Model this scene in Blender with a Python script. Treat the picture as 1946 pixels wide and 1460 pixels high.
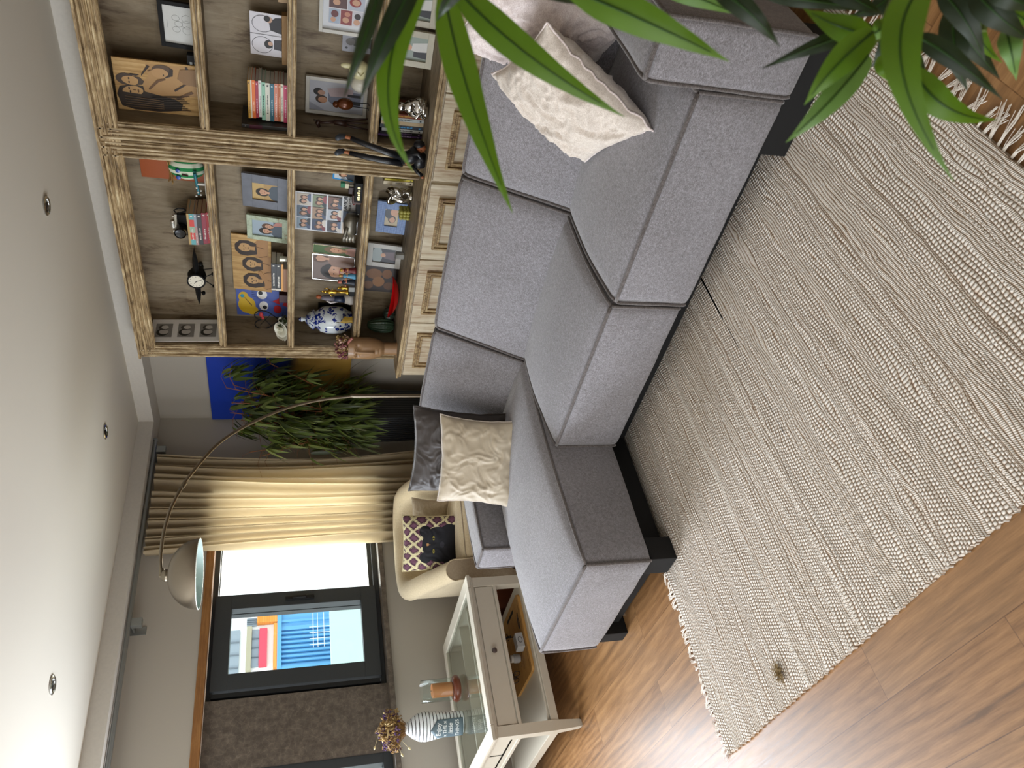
import bpy, bmesh, math, random
from mathutils import Vector, Matrix, noise
random.seed(7)
PI = math.pi
for o in list(bpy.data.objects): bpy.data.objects.remove(o)
S = bpy.context.scene
C = S.collection

# ---------------------------------------------------------------- camera
cam_d = bpy.data.cameras.new('camera'); cam = bpy.data.objects.new('camera', cam_d); C.objects.link(cam)
_r = Vector((0.68144, 0.73187, 0.00269)); _u = Vector((-0.2042, 0.1866, 0.96098)); _f = Vector((-0.70281, 0.6554, -0.27661))
_f = _r.cross(_u) * -1
M = Matrix((-_u, _r, -_f)).transposed().to_4x4()          # the phone was held on its side: picture right is the room's down
M.translation = Vector((5.0533, -4.3293, 1.4928))
cam.matrix_world = M
cam_d.sensor_width = 36; cam_d.sensor_fit = 'HORIZONTAL'; cam_d.lens = 36 * 1466.17 / 1946
cam_d.clip_start = .02
cam_d.dof.use_dof = True; cam_d.dof.focus_distance = 3.6; cam_d.dof.aperture_fstop = 9
S.camera = cam

# ---------------------------------------------------------------- light
S.view_settings.view_transform = 'Standard'; S.view_settings.look = 'None'
S.view_settings.exposure = 0.08; S.view_settings.gamma = 1; S.view_settings.use_curve_mapping = False
W = bpy.data.worlds.new('daylight'); S.world = W; W.use_nodes = True
wb = W.node_tree.nodes['Background']; wb.inputs[0].default_value = (.86, .93, 1, 1); wb.inputs[1].default_value = 2.2

def area(name, loc, rot, sx, sy, power, color, spread=180):
    l = bpy.data.lights.new(name, 'AREA'); l.shape = 'RECTANGLE'; l.size = sx; l.size_y = sy; l.energy = power; l.color = color
    l.spread = math.radians(spread)
    o = bpy.data.objects.new(name, l); C.objects.link(o); o.location = loc; o.rotation_euler = rot; return o
# daylight pouring through the second window of the window wall (left of the picture) and the visible window, plus an added fill behind the camera
area('daylight_second_window', (.02, -3.72, 1.43), (0, math.radians(-90), 0), 1.1, 1.9, 108, (.83, .90, 1))
area('daylight_first_window', (-.28, -1.17, 1.43), (0, math.radians(-90), 0), 1.05, .88, 26, (1, .94, .84), 110)
area('fill_light_behind_camera', (2.9, -5.95, 1.25), (math.radians(90), 0, 0), 3.4, 2.1, 36, (1, .95, .88))  # soft fill added to brighten the room, no known balcony there
sun = bpy.data.lights.new('sun', 'SUN'); sun.energy = 2.0; sun.angle = math.radians(1); sun.color = (1, .95, .86)
so = bpy.data.objects.new('sun', sun); C.objects.link(so); so.rotation_euler = (math.radians(38), math.radians(22), 0)  # high sun over the street outside

# ---------------------------------------------------------------- helpers
def thing(name, label, cat, loc=(0, 0, 0), rz=0, group=None):
    o = bpy.data.objects.new(name, None); C.objects.link(o); o.empty_display_size = .05
    o.location = loc; o.rotation_euler = (0, 0, rz); o['label'] = label; o['category'] = cat
    if group: o['group'] = group
    return o
def tag(o, label, cat, group=None, kind=None):
    o['label'] = label; o['category'] = cat
    if group: o['group'] = group
    if kind: o['kind'] = kind
    return o
def struct(o): o['kind'] = 'structure'; return o

class G:
    """collects shapes into ONE mesh"""
    def __init__(s): s.bm = bmesh.new(); s.mi = 0
    def _fin(s, n0):
        if s.mi: s.bm.faces.ensure_lookup_table(); [setattr(f, 'material_index', s.mi) for f in s.bm.faces[n0:]]
    def m(s, i): s.mi = i; return s
    def box(s, x0, x1, y0, y1, z0, z1, bev=0, seg=2, mat=None):
        n0 = len(s.bm.faces)
        r = bmesh.ops.create_cube(s.bm, size=1)
        vs = r['verts']
        for v in vs:
            v.co = Vector(((x0 + x1) / 2 + v.co.x * (x1 - x0), (y0 + y1) / 2 + v.co.y * (y1 - y0), (z0 + z1) / 2 + v.co.z * (z1 - z0)))
        if mat is not None:
            for v in vs: v.co = mat @ v.co
        if bev:
            es = list({e for v in vs for e in v.link_edges})
            bmesh.ops.bevel(s.bm, geom=es, offset=bev, segments=seg, affect='EDGES', profile=.6)
        s._fin(n0); return s
    def face(s, pts):
        f = s.bm.faces.new([s.bm.verts.new(p) for p in pts]); f.material_index = s.mi; return s
    def rings(s, rings, close_u=True, cap0=True, cap1=True):
        n0 = len(s.bm.faces)
        R = [[s.bm.verts.new(p) for p in r] for r in rings]
        n = len(R[0])
        for a, b in zip(R, R[1:]):
            for i in range(n if close_u else n - 1):
                j = (i + 1) % n
                try: s.bm.faces.new((a[i], a[j], b[j], b[i]))
                except ValueError: pass
        if close_u:
            if cap0: s.bm.faces.new(R[0][::-1])
            if cap1: s.bm.faces.new(R[-1])
        s._fin(n0); return s
    def lathe(s, prof, c=(0, 0, 0), seg=28, sq=(1, 1), cap=(True, True), mat=None):
        rings = []
        for r, z in prof:
            ring = [Vector((c[0] + sq[0] * max(r, .0004) * math.cos(2 * PI * k / seg), c[1] + sq[1] * max(r, .0004) * math.sin(2 * PI * k / seg), c[2] + z)) for k in range(seg)]
            if mat is not None: ring = [mat @ p for p in ring]
            rings.append(ring)
        return s.rings(rings, True, cap[0], cap[1])
    def tube(s, pts, r, seg=8, r2=None, caps=True):
        pts = [Vector(p) for p in pts]; rings = []; prev = None
        for i, p in enumerate(pts):
            d = (pts[min(i + 1, len(pts) - 1)] - pts[max(i - 1, 0)])
            if d.length < 1e-9: d = Vector((0, 0, 1))
            d.normalize()
            if prev is None:
                a = d.cross(Vector((0, 0, 1)))
                if a.length < .1: a = d.cross(Vector((1, 0, 0)))
                a.normalize()
            else:
                a = (prev - d * prev.dot(d))
                if a.length < 1e-6: a = d.orthogonal()
                a.normalize()
            prev = a; b = d.cross(a)
            t = i / max(1, len(pts) - 1); rr = r if r2 is None else r + (r2 - r) * t
            if callable(r): rr = r(t)
            rings.append([p + (a * math.cos(2 * PI * k / seg) + b * math.sin(2 * PI * k / seg)) * rr for k in range(seg)])
        return s.rings(rings, True, caps, caps)
    def ball(s, c, r, sc=(1, 1, 1), seg=14):
        n = max(6, seg // 2)
        return s.lathe([(r * math.sin(PI * k / n) * 1.0, -r * math.cos(PI * k / n) * sc[2]) for k in range(n + 1)], c, seg, (sc[0], sc[1]))
    def prism(s, pts, y0, y1, axis='y'):
        """polygon pts (a,b) pushed along an axis; y: (x,z), x: (y,z), z: (x,y)"""
        def P(a, b, t): return (a, t, b) if axis == 'y' else ((t, a, b) if axis == 'x' else (a, b, t))
        return s.rings([[P(a, b, y0) for a, b in pts], [P(a, b, y1) for a, b in pts]])
    def grid(s, fn, nu, nv, close=False):
        n0 = len(s.bm.faces)
        V = [[s.bm.verts.new(fn(i / nu, j / nv)) for j in range(nv + 1)] for i in range(nu + 1)]
        for i in range(nu):
            for j in range(nv):
                s.bm.faces.new((V[i][j], V[i + 1][j], V[i + 1][j + 1], V[i][j + 1]))
        s._fin(n0); return s
    def done(s, name, mats, parent=None, smooth=False, world=False, weld=False):
        if weld: bmesh.ops.remove_doubles(s.bm, verts=s.bm.verts, dist=1e-5)
        bmesh.ops.recalc_face_normals(s.bm, faces=s.bm.faces)
        if world and parent is not None:
            off = Vector(parent.location); p = parent.parent
            while p: off += Vector(p.location); p = p.parent
            for v in s.bm.verts: v.co -= off
        me = bpy.data.meshes.new(name); s.bm.to_mesh(me); s.bm.free()
        for m in (mats if isinstance(mats, (list, tuple)) else [mats]): me.materials.append(m)
        if smooth:
            me.polygons.foreach_set('use_smooth', [True] * len(me.polygons))
            if smooth != 'all': me.set_sharp_from_angle(angle=math.radians(38))
        o = bpy.data.objects.new(name, me); C.objects.link(o)
        if parent is not None: o.parent = parent
        return o

def text_mesh(name, body, size, m, parent, loc, rot=(PI / 2, 0, 0), depth=.0006, align='CENTER', shear=0, offset=0):
    cu = bpy.data.curves.new(name, 'FONT'); cu.body = body; cu.size = size; cu.extrude = depth; cu.align_x = align; cu.align_y = 'CENTER'; cu.shear = shear; cu.offset = offset
    t = bpy.data.objects.new(name, cu); C.objects.link(t)
    dg = bpy.context.evaluated_depsgraph_get(); me = bpy.data.meshes.new_from_object(t.evaluated_get(dg))
    C.objects.unlink(t); bpy.data.objects.remove(t); me.materials.clear(); me.materials.append(m)
    o = bpy.data.objects.new(name, me); C.objects.link(o); o.parent = parent; o.location = loc; o.rotation_euler = rot; return o

# ---------------------------------------------------------------- materials
def lin(h):
    if isinstance(h, str):
        h = h.lstrip('#'); c = [int(h[i:i + 2], 16) / 255 for i in (0, 2, 4)]
        return tuple((x / 12.92 if x <= .04045 else ((x + .055) / 1.055) ** 2.4) for x in c) + (1,)
    return tuple(h) + (1,) if len(h) == 3 else tuple(h)
class NT:
    def __init__(s, name):
        s.mat = bpy.data.materials.new(name); s.mat.use_nodes = True; s.t = s.mat.node_tree; s.n = s.t.nodes; s.p = s.n['Principled BSDF']
        s.out = s.n['Material Output']
        tc = s.n.new('ShaderNodeTexCoord'); s.obj = tc.outputs['Object']; s.gen = tc.outputs['Generated']
    def set(s, sock, v):
        if hasattr(v, 'links') or isinstance(v, bpy.types.NodeSocket): s.t.links.new(v, sock)
        else: sock.default_value = v
    def math(s, op, a, b=0, c=None):
        n = s.n.new('ShaderNodeMath'); n.operation = op; s.set(n.inputs[0], a); s.set(n.inputs[1], b)
        if c is not None: s.set(n.inputs[2], c)
        return n.outputs[0]
    def map(s, sc, vec=None, loc=(0, 0, 0), rot=(0, 0, 0)):
        n = s.n.new('ShaderNodeMapping'); s.t.links.new(vec or s.obj, n.inputs[0]); n.inputs['Scale'].default_value = sc; n.inputs['Location'].default_value = loc; n.inputs['Rotation'].default_value = rot
        return n.outputs[0]
    def noise(s, scale, detail=4, rough=.55, vec=None, dist=0):
        n = s.n.new('ShaderNodeTexNoise'); s.t.links.new(vec or s.obj, n.inputs['Vector']); n.inputs['Scale'].default_value = scale; n.inputs['Detail'].default_value = detail
        n.inputs['Roughness'].default_value = rough; n.inputs['Distortion'].default_value = dist; return n.outputs[0]
    def ramp(s, fac, stops, interp='LINEAR'):
        n = s.n.new('ShaderNodeValToRGB'); s.set(n.inputs[0], fac); n.color_ramp.interpolation = interp; e = n.color_ramp.elements
        while len(e) > 1: e.remove(e[-1])
        e[0].position = stops[0][0]; e[0].color = lin(stops[0][1])
        for p, c in stops[1:]: q = e.new(p); q.color = lin(c)
        return n.outputs[0]
    def mix(s, fac, a, b, mode='MIX'):
        n = s.n.new('ShaderNodeMix'); n.data_type = 'RGBA'; n.blend_type = mode; s.set(n.inputs[0], fac)
        s.set(n.inputs[6], lin(a) if isinstance(a, (str, tuple)) else a); s.set(n.inputs[7], lin(b) if isinstance(b, (str, tuple)) else b); return n.outputs[2]
    def xyz(s, vec=None):
        n = s.n.new('ShaderNodeSeparateXYZ'); s.t.links.new(vec or s.obj, n.inputs[0]); return n.outputs
    def color(s, c): s.set(s.p.inputs['Base Color'], lin(c) if isinstance(c, (str, tuple)) else c); return s
    def rough(s, v): s.set(s.p.inputs['Roughness'], v); return s
    def bump(s, h, strength=.3, dist=.002):
        n = s.n.new('ShaderNodeBump'); s.set(n.inputs['Height'], h); n.inputs['Strength'].default_value = strength; n.inputs['Distance'].default_value = dist
        s.t.links.new(n.outputs[0], s.p.inputs['Normal']); return s
_cache = {}
def col(h, rough=.55, metal=0, var=.08, bump=0, sc=60, coat=0):
    k = (h, rough, metal, var, bump, sc, coat)
    if k in _cache: return _cache[k]
    t = NT('paint_' + str(h).strip('#')); f = t.noise(sc, 3)
    c = lin(h); d = tuple(x * (1 - var) for x in c[:3]); l = tuple(min(1, x * (1 + var)) for x in c[:3])
    t.color(t.mix(f, d, l)).rough(rough); t.p.inputs['Metallic'].default_value = metal
    if coat: t.p.inputs['Coat Weight'].default_value = coat
    if bump: t.bump(t.noise(sc * 3, 3), bump, .001)
    _cache[k] = t.mat; return t.mat
def driftwood(name, axis, stops, sc=1.0, bump=.25):
    t = NT(name); st = {'x': (.35, 7, 7), 'z': (7, 7, .35), 'y': (7, .35, 7)}[axis]
    v = t.map(tuple(q * sc for q in st)); a = t.noise(7, 6, .65, v, .3)
    v2 = t.map(tuple((1.2 if q < 1 else 2.2) * sc for q in st)); b = t.noise(2.2, 4, .7, v2, .6)
    f = t.math('ADD', t.math('MULTIPLY', a, .6), t.math('MULTIPLY', b, .4))
    t.color(t.ramp(f, stops)).rough(.62).bump(a, bump, .002); return t.mat
M_frame_v = driftwood('limed wood upright', 'z', [(.36, '#4e3b25'), (.43, '#7c6749'), (.5, '#a18b69'), (.56, '#bfab87'), (.63, '#dccdac')], 3)
M_frame_h = driftwood('limed wood rail', 'x', [(.36, '#4e3b25'), (.43, '#7f6846'), (.5, '#a58c66'), (.56, '#c2ab82'), (.63, '#dccba4')], 3)
def backboard(name):
    t = NT(name); a = t.noise(4.2, 7, .68, t.map((6, 6, 1.2)), .5); b = t.noise(3.0, 3, .6, t.map((1.6, 1.6, 1.0)), .3); c = t.noise(60, 3, .6, t.map((5, 5, .5)))
    f = t.math('ADD', t.math('ADD', t.math('MULTIPLY', a, .5), t.math('MULTIPLY', b, .38)), t.math('MULTIPLY', c, .12))
    base = t.ramp(f, [(.30, '#3a2a1d'), (.40, '#63513b'), (.47, '#84745b'), (.58, '#94856c'), (.72, '#a89a80')])
    k = t.n.new('ShaderNodeTexBrick'); t.t.links.new(t.map((1, 1, 1), rot=(PI / 2, 0, 0)), k.inputs['Vector']); k.inputs['Brick Width'].default_value = .11; k.inputs['Row Height'].default_value = .36; k.inputs['Scale'].default_value = 1; k.inputs['Mortar Size'].default_value = 0; k.offset = .5
    k.inputs['Color1'].default_value = (.35, .35, .35, 1); k.inputs['Color2'].default_value = (.62, .62, .62, 1)
    t.color(t.mix(.35, base, k.outputs[0], 'OVERLAY')).rough(.65).bump(a, .15, .001); return t.mat
M_back = backboard('weathered back board')
M_shelf_top = driftwood('weathered shelf', 'x', [(.36, '#403323'), (.45, '#6b5c46'), (.53, '#877760'), (.64, '#a08f76')], 1.6)
M_door = driftwood('whitewashed cabinet door', 'z', [(.34, '#7d5640'), (.40, '#a3866a'), (.46, '#c0ad90'), (.54, '#cfc1a6'), (.64, '#ded4bd')], 1.1)
M_door_mould = driftwood('limed moulding', 'z', [(.38, '#553a22'), (.46, '#8f7048'), (.54, '#b39a6e'), (.64, '#cfba90')], 4)
# walls and ceiling
def plaster(name, c):
    t = NT(name); f = t.noise(1.6, 4); t.color(t.mix(f, tuple(x * .97 for x in lin(c)[:3]), c)).rough(.85).bump(t.noise(140, 3), .08, .001); return t.mat
M_wall = plaster('wall paint', '#b3ada2'); M_ceil = plaster('ceiling paint', '#d5d0c4')
# oak laminate floor, boards run along x
t = NT('oak laminate')
br = t.n.new('ShaderNodeTexBrick'); t.t.links.new(t.obj, br.inputs['Vector'])
br.inputs['Scale'].default_value = 1; br.inputs['Brick Width'].default_value = 1.25; br.inputs['Row Height'].default_value = .19; br.inputs['Mortar Size'].default_value = .0012
br.inputs['Mortar Smooth'].default_value = 0; br.offset = .37
br.inputs['Color1'].default_value = (.2, .2, .2, 1); br.inputs['Color2'].default_value = (.8, .8, .8, 1); br.inputs['Mortar'].default_value = (0, 0, 0, 1)
off = t.n.new('ShaderNodeVectorMath'); off.operation = 'MULTIPLY_ADD'; t.t.links.new(br.outputs['Color'], off.inputs[0]); off.inputs[1].default_value = (7, 3, 5); t.t.links.new(t.obj, off.inputs[2])
g1 = t.noise(5, 8, .68, t.map((.32, 3.2, 1), off.outputs[0]), .9)
wv = t.n.new('ShaderNodeTexWave'); wv.wave_type = 'RINGS'; t.t.links.new(t.map((.55, 2.6, 1), off.outputs[0]), wv.inputs['Vector']); wv.inputs['Scale'].default_value = 4; wv.inputs['Distortion'].default_value = 4.5; wv.inputs['Detail'].default_value = 3; wv.inputs['Detail Scale'].default_value = 1.4
g2 = t.noise(60, 4, .6, t.map((.2, 3, 1)))
ff = t.math('ADD', t.math('ADD', t.math('MULTIPLY', g1, .55), t.math('MULTIPLY', wv.outputs['Fac'], .075)), t.math('MULTIPLY', g2, .25))
c0 = t.ramp(ff, [(.30, '#5f3f22'), (.41, '#855d36'), (.52, '#a1764a'), (.66, '#b89160')])
sepc = t.n.new('ShaderNodeSeparateColor'); t.t.links.new(br.outputs['Color'], sepc.inputs[0])
c1 = t.mix(t.math('MULTIPLY', sepc.outputs[0], .22), c0, '#c39f74'); c2 = t.mix(t.math('MULTIPLY', br.outputs['Fac'], .45), c1, '#4b321d')
t.color(c2).rough(t.math('ADD', .28, t.math('MULTIPLY', g2, .18))).bump(t.math('ADD', t.math('MULTIPLY', ff, .3), t.math('MULTIPLY', br.outputs['Fac'], -1)), .16, .0015)
M_floor = t.mat
# sofa cloth: grey melange
def cloth(name, a, b, c, sc=1, bump=.35, sheen=.3):
    t = NT(name); n1 = t.noise(520 * sc, 2, .7, t.map((.35, 1, 1))); n2 = t.noise(90 * sc, 3, .6); n3 = t.noise(3, 3)
    f = t.math('ADD', t.math('MULTIPLY', n1, .62), t.math('ADD', t.math('MULTIPLY', n2, .26), t.math('MULTIPLY', n3, .12)))
    t.color(t.ramp(f, [(.36, a), (.5, b), (.64, c)])).rough(.9).bump(n1, bump, .0012)
    t.p.inputs['Sheen Weight'].default_value = sheen; t.p.inputs['Sheen Roughness'].default_value = .5; return t.mat
M_sofa = cloth('grey melange upholstery', '#625f5f', '#817e82', '#a3a0a6')
M_piping = cloth('grey piping', '#3c3633', '#5c5553', '#7c7675', 1, .2)
M_black = col('#030304', .75)
# ================================================================ the room
RX, RY, CZ = 6.6, -6.1, 2.585
struct(G().box(0, RX, RY, 0, -.05, 0).done('floor', M_floor))
struct(G().box(-.05, RX + .1, RY - .1, .1, CZ, CZ + .08).done('ceiling', M_ceil))
struct(G().box(-.3, RX + .1, 0, .1, 0, CZ).done('wall_back', M_wall))
struct(G().box(RX, RX + .1, RY, 0, 0, CZ).done('wall_right', M_wall))
# unseen wall behind the camera, its wide opening added to let in fill light
g = G().box(-.3, 1.1, RY - .1, RY, 0, CZ).box(4.7, RX + .1, RY - .1, RY, 0, CZ).box(1.1, 4.7, RY - .1, RY, 2.35, CZ)
struct(g.done('wall_front', M_wall))
g = G(); WT = -.3                      # window wall, one long opening
g.box(WT, 0, -.70, 0, 0, CZ).box(WT, 0, -4.75, -.70, 0, .832).box(WT, 0, -4.75, -.70, 2.05, CZ).box(WT, 0, RY, -4.75, 0, CZ)
struct(g.done('wall_left', M_wall))
# dropped fascia running round under the ceiling
g = G().box(.0, .22, RY, -.0, 2.48, CZ).box(.22, RX, -.22, 0, 2.48, CZ)
struct(g.done('trim_1', col('#c9c4bb', .85)))
M_trimw = driftwood('warm wood reveal', 'y', [(.3, '#6b4422'), (.5, '#8f6234'), (.7, '#a87a46')], 2, .1)
g = G().box(-.02, .012, -4.77, -.68, 1.997, 2.05, .003).box(WT + .02, -.02, -4.75, -.70, 2.015, 2.05)
struct(g.done('trim_2', M_trimw))
# dark stone: sill and cladding panel between the two windows
t = NT('dark limestone'); a = t.noise(26, 5, .6); vo = t.n.new('ShaderNodeTexVoronoi'); t.t.links.new(t.obj, vo.inputs['Vector']); vo.inputs['Scale'].default_value = 26; vo.feature = 'DISTANCE_TO_EDGE'
f = t.math('ADD', t.math('MULTIPLY', a, .8), t.math('MULTIPLY', t.math('LESS_THAN', vo.outputs[0], .03), .10))
t.color(t.ramp(f, [(.3, '#524a42'), (.5, '#6b6157'), (.68, '#83796d')])).rough(.55).bump(a, .2, .001); M_stone = t.mat
struct(G().box(WT + .02, .03, -4.78, -.66, .832, .868, .004).done('trim_3', M_stone))
struct(G().box(-.19, -.06, -2.70, -2.275, .868, 1.998).done('trim_4', M_stone))
# anthracite window frames
M_anth = col('#373b3e', .45, .0, .05); M_anth_d = col('#101214', .5)
def pane(name):
    t = NT(name); t.n.remove(t.p); tr = t.n.new('ShaderNodeBsdfTransparent'); tr.inputs[0].default_value = (.95, .98, .97, 1); gl = t.n.new('ShaderNodeBsdfGlossy'); gl.inputs['Roughness'].default_value = .02
    fr = t.n.new('ShaderNodeLayerWeight'); fr.inputs[0].default_value = .5; mx = t.n.new('ShaderNodeMixShader')
    t.set(mx.inputs[0], t.math('ADD', .03, t.math('MULTIPLY', t.math('POWER', fr.outputs['Facing'], 4.5), .75))); t.t.links.new(tr.outputs[0], mx.inputs[1]); t.t.links.new(gl.outputs[0], mx.inputs[2]); t.t.links.new(mx.outputs[0], t.out.inputs[0]); return t.mat
M_glass = pane('clear glass')
wr = bpy.data.objects.new('window_1', None); C.objects.link(wr); wr.location = (-.12, -1.5, .868); struct(wr)
def ring(g, x0, x1, ya, yb, za, zb, w, bev=.003):
    g.box(x0, x1, ya, yb, za, za + w, bev).box(x0, x1, ya, yb, zb - w, zb, bev).box(x0, x1, ya, ya + w, za + w, zb - w, bev).box(x0, x1, yb - w, yb, za + w, zb - w, bev); return g
ring(G(), -.2, -.1, -2.275, -.70, .868, 2.0, .036).done('outer_frame', M_anth, wr, world=True)
s = ring(G(), -.135, -.06, -2.215, -1.555, .90, 1.975, .105).done('sash_frame', M_anth, wr, world=True)
G().box(-.105, -.099, -2.12, -1.65, 1.0, 1.875).done('pane', M_glass, wr, world=True)
G().box(-.062, -.045, -1.628, -1.598, 1.325, 1.52, .006).box(-.048, -.03, -1.622, -1.604, 1.38, 1.47, .004).done('handle', M_anth_d, wr, world=True)
G().box(-.1, -.055, -2.262, -2.235, .91, 1.965).done('slide_groove', M_anth_d, wr, world=True)
ring(G(), -.2, -.145, -1.66, -.73, .90, 1.99, .032).done('sash_frame', M_anth, wr, world=True)
G().box(-.175, -.169, -1.63, -.76, .93, 1.96).done('pane', M_glass, wr, world=True)
wr = bpy.data.objects.new('window_2', None); C.objects.link(wr); wr.location = (-.12, -3.7, .868); struct(wr)
ring(G(), -.19, -.08, -4.75, -2.70, .868, 2.0, .06).box(-.17, -.10, -3.76, -3.68, .92, 1.94).done('outer_frame', M_anth, wr, world=True)
G().box(-.15, -.144, -4.69, -3.76, .92, 1.94).done('pane', M_glass, wr, world=True)
G().box(-.15, -.144, -3.68, -2.76, .92, 1.94).done('pane', M_glass, wr, world=True)

# ================================================================ the street outside
M_white = col('#f2f2ef', .8); M_out_win = col('#8c97a0', .3)
struct(G().box(-60, -.3, -30, 40, -3.2, -3.0).done('ground', col('#c9c7bf', .9)))
b = thing('apartment_building', 'white apartment building with red panel and orange bricks seen through the window sash', 'building', (-13, 5, -3))
G().box(-16, -13, -2, 14, -3, 9).done('wall', M_white, b, world=True)
for k, (ya, yb, za, zb) in enumerate([(3.60, 4.50, 2.17, 2.33), (3.3, 4.52, 2.60, 2.84), (4.60, 4.80, 2.24, 2.46), (3.2, 3.38, 1.9, 2.4)]):
    w_ = G().box(-13.0, -12.95, ya, yb, za, zb).done('window', M_out_win, b, world=True)
    for q in range(1, 4): G().box(-12.95, -12.92, ya + (yb - ya) * q / 4 - .012, ya + (yb - ya) * q / 4 + .012, za, zb).done('glazing_bar', col('#6b747c', .5), w_, world=True)
G().box(-13.0, -12.9, 3.58, 4.50, 1.99, 2.165).done('red_panel', col('#d8485c', .7), b, world=True)
G().box(-13.0, -12.88, 3.5, 4.56, 2.335, 2.45).done('balcony_slab', col('#a9a28a', .8), b, world=True)
t = NT('orange brick'); bk = t.n.new('ShaderNodeTexBrick'); t.t.links.new(t.map((1, 1, 1), rot=(PI / 2, 0, PI / 2)), bk.inputs['Vector']); bk.inputs['Scale'].default_value = 9; bk.inputs['Color1'].default_value = lin('#d98a35'); bk.inputs['Color2'].default_value = lin('#e29a48'); bk.inputs['Mortar'].default_value = lin('#8a5220'); t.color(bk.outputs[0]); t.rough(.8)
G().box(-13.0, -12.85, 3.5, 4.58, 1.73, 1.85).done('brick_edge', t.mat, b, world=True)
G().box(-13.0, -12.85, 4.62, 4.85, 1.75, 2.22).done('brick_edge', t.mat, b, world=True)
b = thing('shipping_container', 'blue corrugated shipping container outside, framed by the window sash', 'container', (-8.4, 1.9, -3))
g = G()
for k in range(8):
    y = 1.36 + k * .083
    g.prism([(-8.10, y), (-8.0, y + .012), (-8.0, y + .042), (-8.05, y + .052), (-8.05, y + .083), (-8.10, y + .083)], .45, 1.64, 'z')
g.box(-8.6, -8.1, 1.34, 2.36, -1.2, 1.66).box(-8.65, -7.97, 1.33, 2.38, 1.62, 1.69).box(-8.1, -7.98, 1.30, 1.37, -1.2, 1.69).box(-8.1, -8.0, 2.02, 2.09, .45, 1.66).box(-8.1, -8.02, 2.09, 2.34, .45, 1.66).box(-8.02, -7.985, 2.16, 2.20, .45, 1.66)
g.done('corrugated_wall', col('#5c9fce', .5), b, world=True)
fe = thing('wire_fence', 'thin white wire fence in front of the blue container', 'fence', (-7.7, 2.1, .80))
g = G()
for k in range(4): g.tube([(-7.1, 1.30 + k * .1, .855), (-7.1, 1.30 + k * .1, 1.18)], .004, 5)
for z in (.85, .95, 1.05, 1.12): g.tube([(-7.1, 1.25, z), (-7.1, 1.84, z)], .004, 5)
g.done('wire', col('#e8e8e8', .5), fe, world=True)
tag(G().box(-7.2, -7.0, .5, 1.86, -3, .855).done('garden_wall', col('#b4cdc5', .9)), 'pale green garden wall below the blue container', 'wall')

# ================================================================ rounded soft boxes
def sb_map(size, r, bulge):
    hx, hy, hz = (q / 2 for q in size)
    def f(u, v, w):
        p = Vector((u * hx, v * hy, w * hz)); inn = Vector((max(-hx + r, min(hx - r, p.x)), max(-hy + r, min(hy - r, p.y)), max(-hz + r, min(hz - r, p.z))))
        d = p - inn
        if d.length > 1e-9: p = inn + d.normalized() * min(d.length, r) if d.length > r else p
        for k, (a, b, c, s) in enumerate(((u, v, w, 0), (v, u, w, 1), (w, u, v, 2))):
            for sg in (-1, 1):
                bb = bulge.get((s, sg), 0)
                if bb and a * sg > 0:
                    p[s] += sg * bb * (abs(a) ** 3) * ((1 - b * b) * (1 - c * c)) ** .6 if abs(b) < 1 and abs(c) < 1 else 0
        return p
    return f
def softbox(g, x0, x1, y0, y1, z0, z1, r=.02, bulge={}, n=14, post=None, wr=.0025):
    size = (x1 - x0, y1 - y0, z1 - z0); c = Vector(((x0 + x1) / 2, (y0 + y1) / 2, (z0 + z1) / 2)); f = sb_map(size, r, bulge)
    def F(u, v, w):
        p = c + f(u, v, w)
        q = noise.noise(p * 3.1) * wr * 1.6 + noise.noise(p * 9 + Vector((3, 1, 7))) * wr
        p = p + Vector((u, v, w)).normalized() * q
        return post(p) if post else p
    T = [(-1 + 2 * i / n) for i in range(n + 1)]
    T = [math.copysign(abs(t) ** .8, t) for t in T]
    n0 = len(g.bm.faces)
    for ax in range(3):
        for sg in (-1, 1):
            V = []
            for a in T:
                row = []
                for b in T:
                    uvw = [0, 0, 0]; uvw[ax] = sg; uvw[(ax + 1) % 3] = a; uvw[(ax + 2) % 3] = b
                    row.append(g.bm.verts.new(F(*uvw)))
                V.append(row)
            for i in range(n):
                for j in range(n): g.bm.faces.new((V[i][j], V[i + 1][j], V[i + 1][j + 1], V[i][j + 1]))
    g._fin(n0); return F
def pipe_edges(F, edges, r=.0068, n=20, push=.003):
    """edges: list of (fixed coords) e.g. ('x', v, w) runs along x at v,w"""
    g = G()
    for ax, a, b in edges:
        pts = []
        for k in range(n + 1):
            t = -1 + 2 * k / n
            uvw = {'x': (t, a, b), 'y': (a, t, b), 'z': (a, b, t)}[ax]
            p = F(*uvw); d = Vector({'x': (0, a, b), 'y': (a, 0, b), 'z': (a, b, 0)}[ax]).normalized()
            pts.append(p + d * push)
        g.tube(pts, r, 7)
    return g
TOPF = [('x', -1, 1), ('x', 1, 1), ('y', -1, 1), ('y', 1, 1)]
sofa = thing('corner_sofa', 'grey modular corner sofa with a chaise at its window end, standing on the woven rug', 'sofa', (3.0, -2.0, 0))
def cushion(name, box, r, bulge, edges, post=None, n=16, wr=.0025):
    g = G(); F = softbox(g, *box, r=r, bulge=bulge, n=n, post=post, wr=wr)
    o = g.done(name, M_sofa, sofa, smooth='all', world=True, weld=True)
    pipe_edges(F, edges).done('piping', M_piping, o, smooth='all', world=True); return o
def crown(y0, y1, zb, a=.032):
    return lambda p: Vector((p.x, p.y, p.z + a * max(0, (p.z - zb) / .29) * max(0, 1 - ((p.y - (y0 + y1) / 2) / ((y1 - y0) / 2)) ** 2)))
VF = [('z', -1, -1), ('z', 1, -1)]
SF = {(2, 1): .022, (1, -1): .012, (0, 1): .006, (0, -1): .006}
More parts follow.
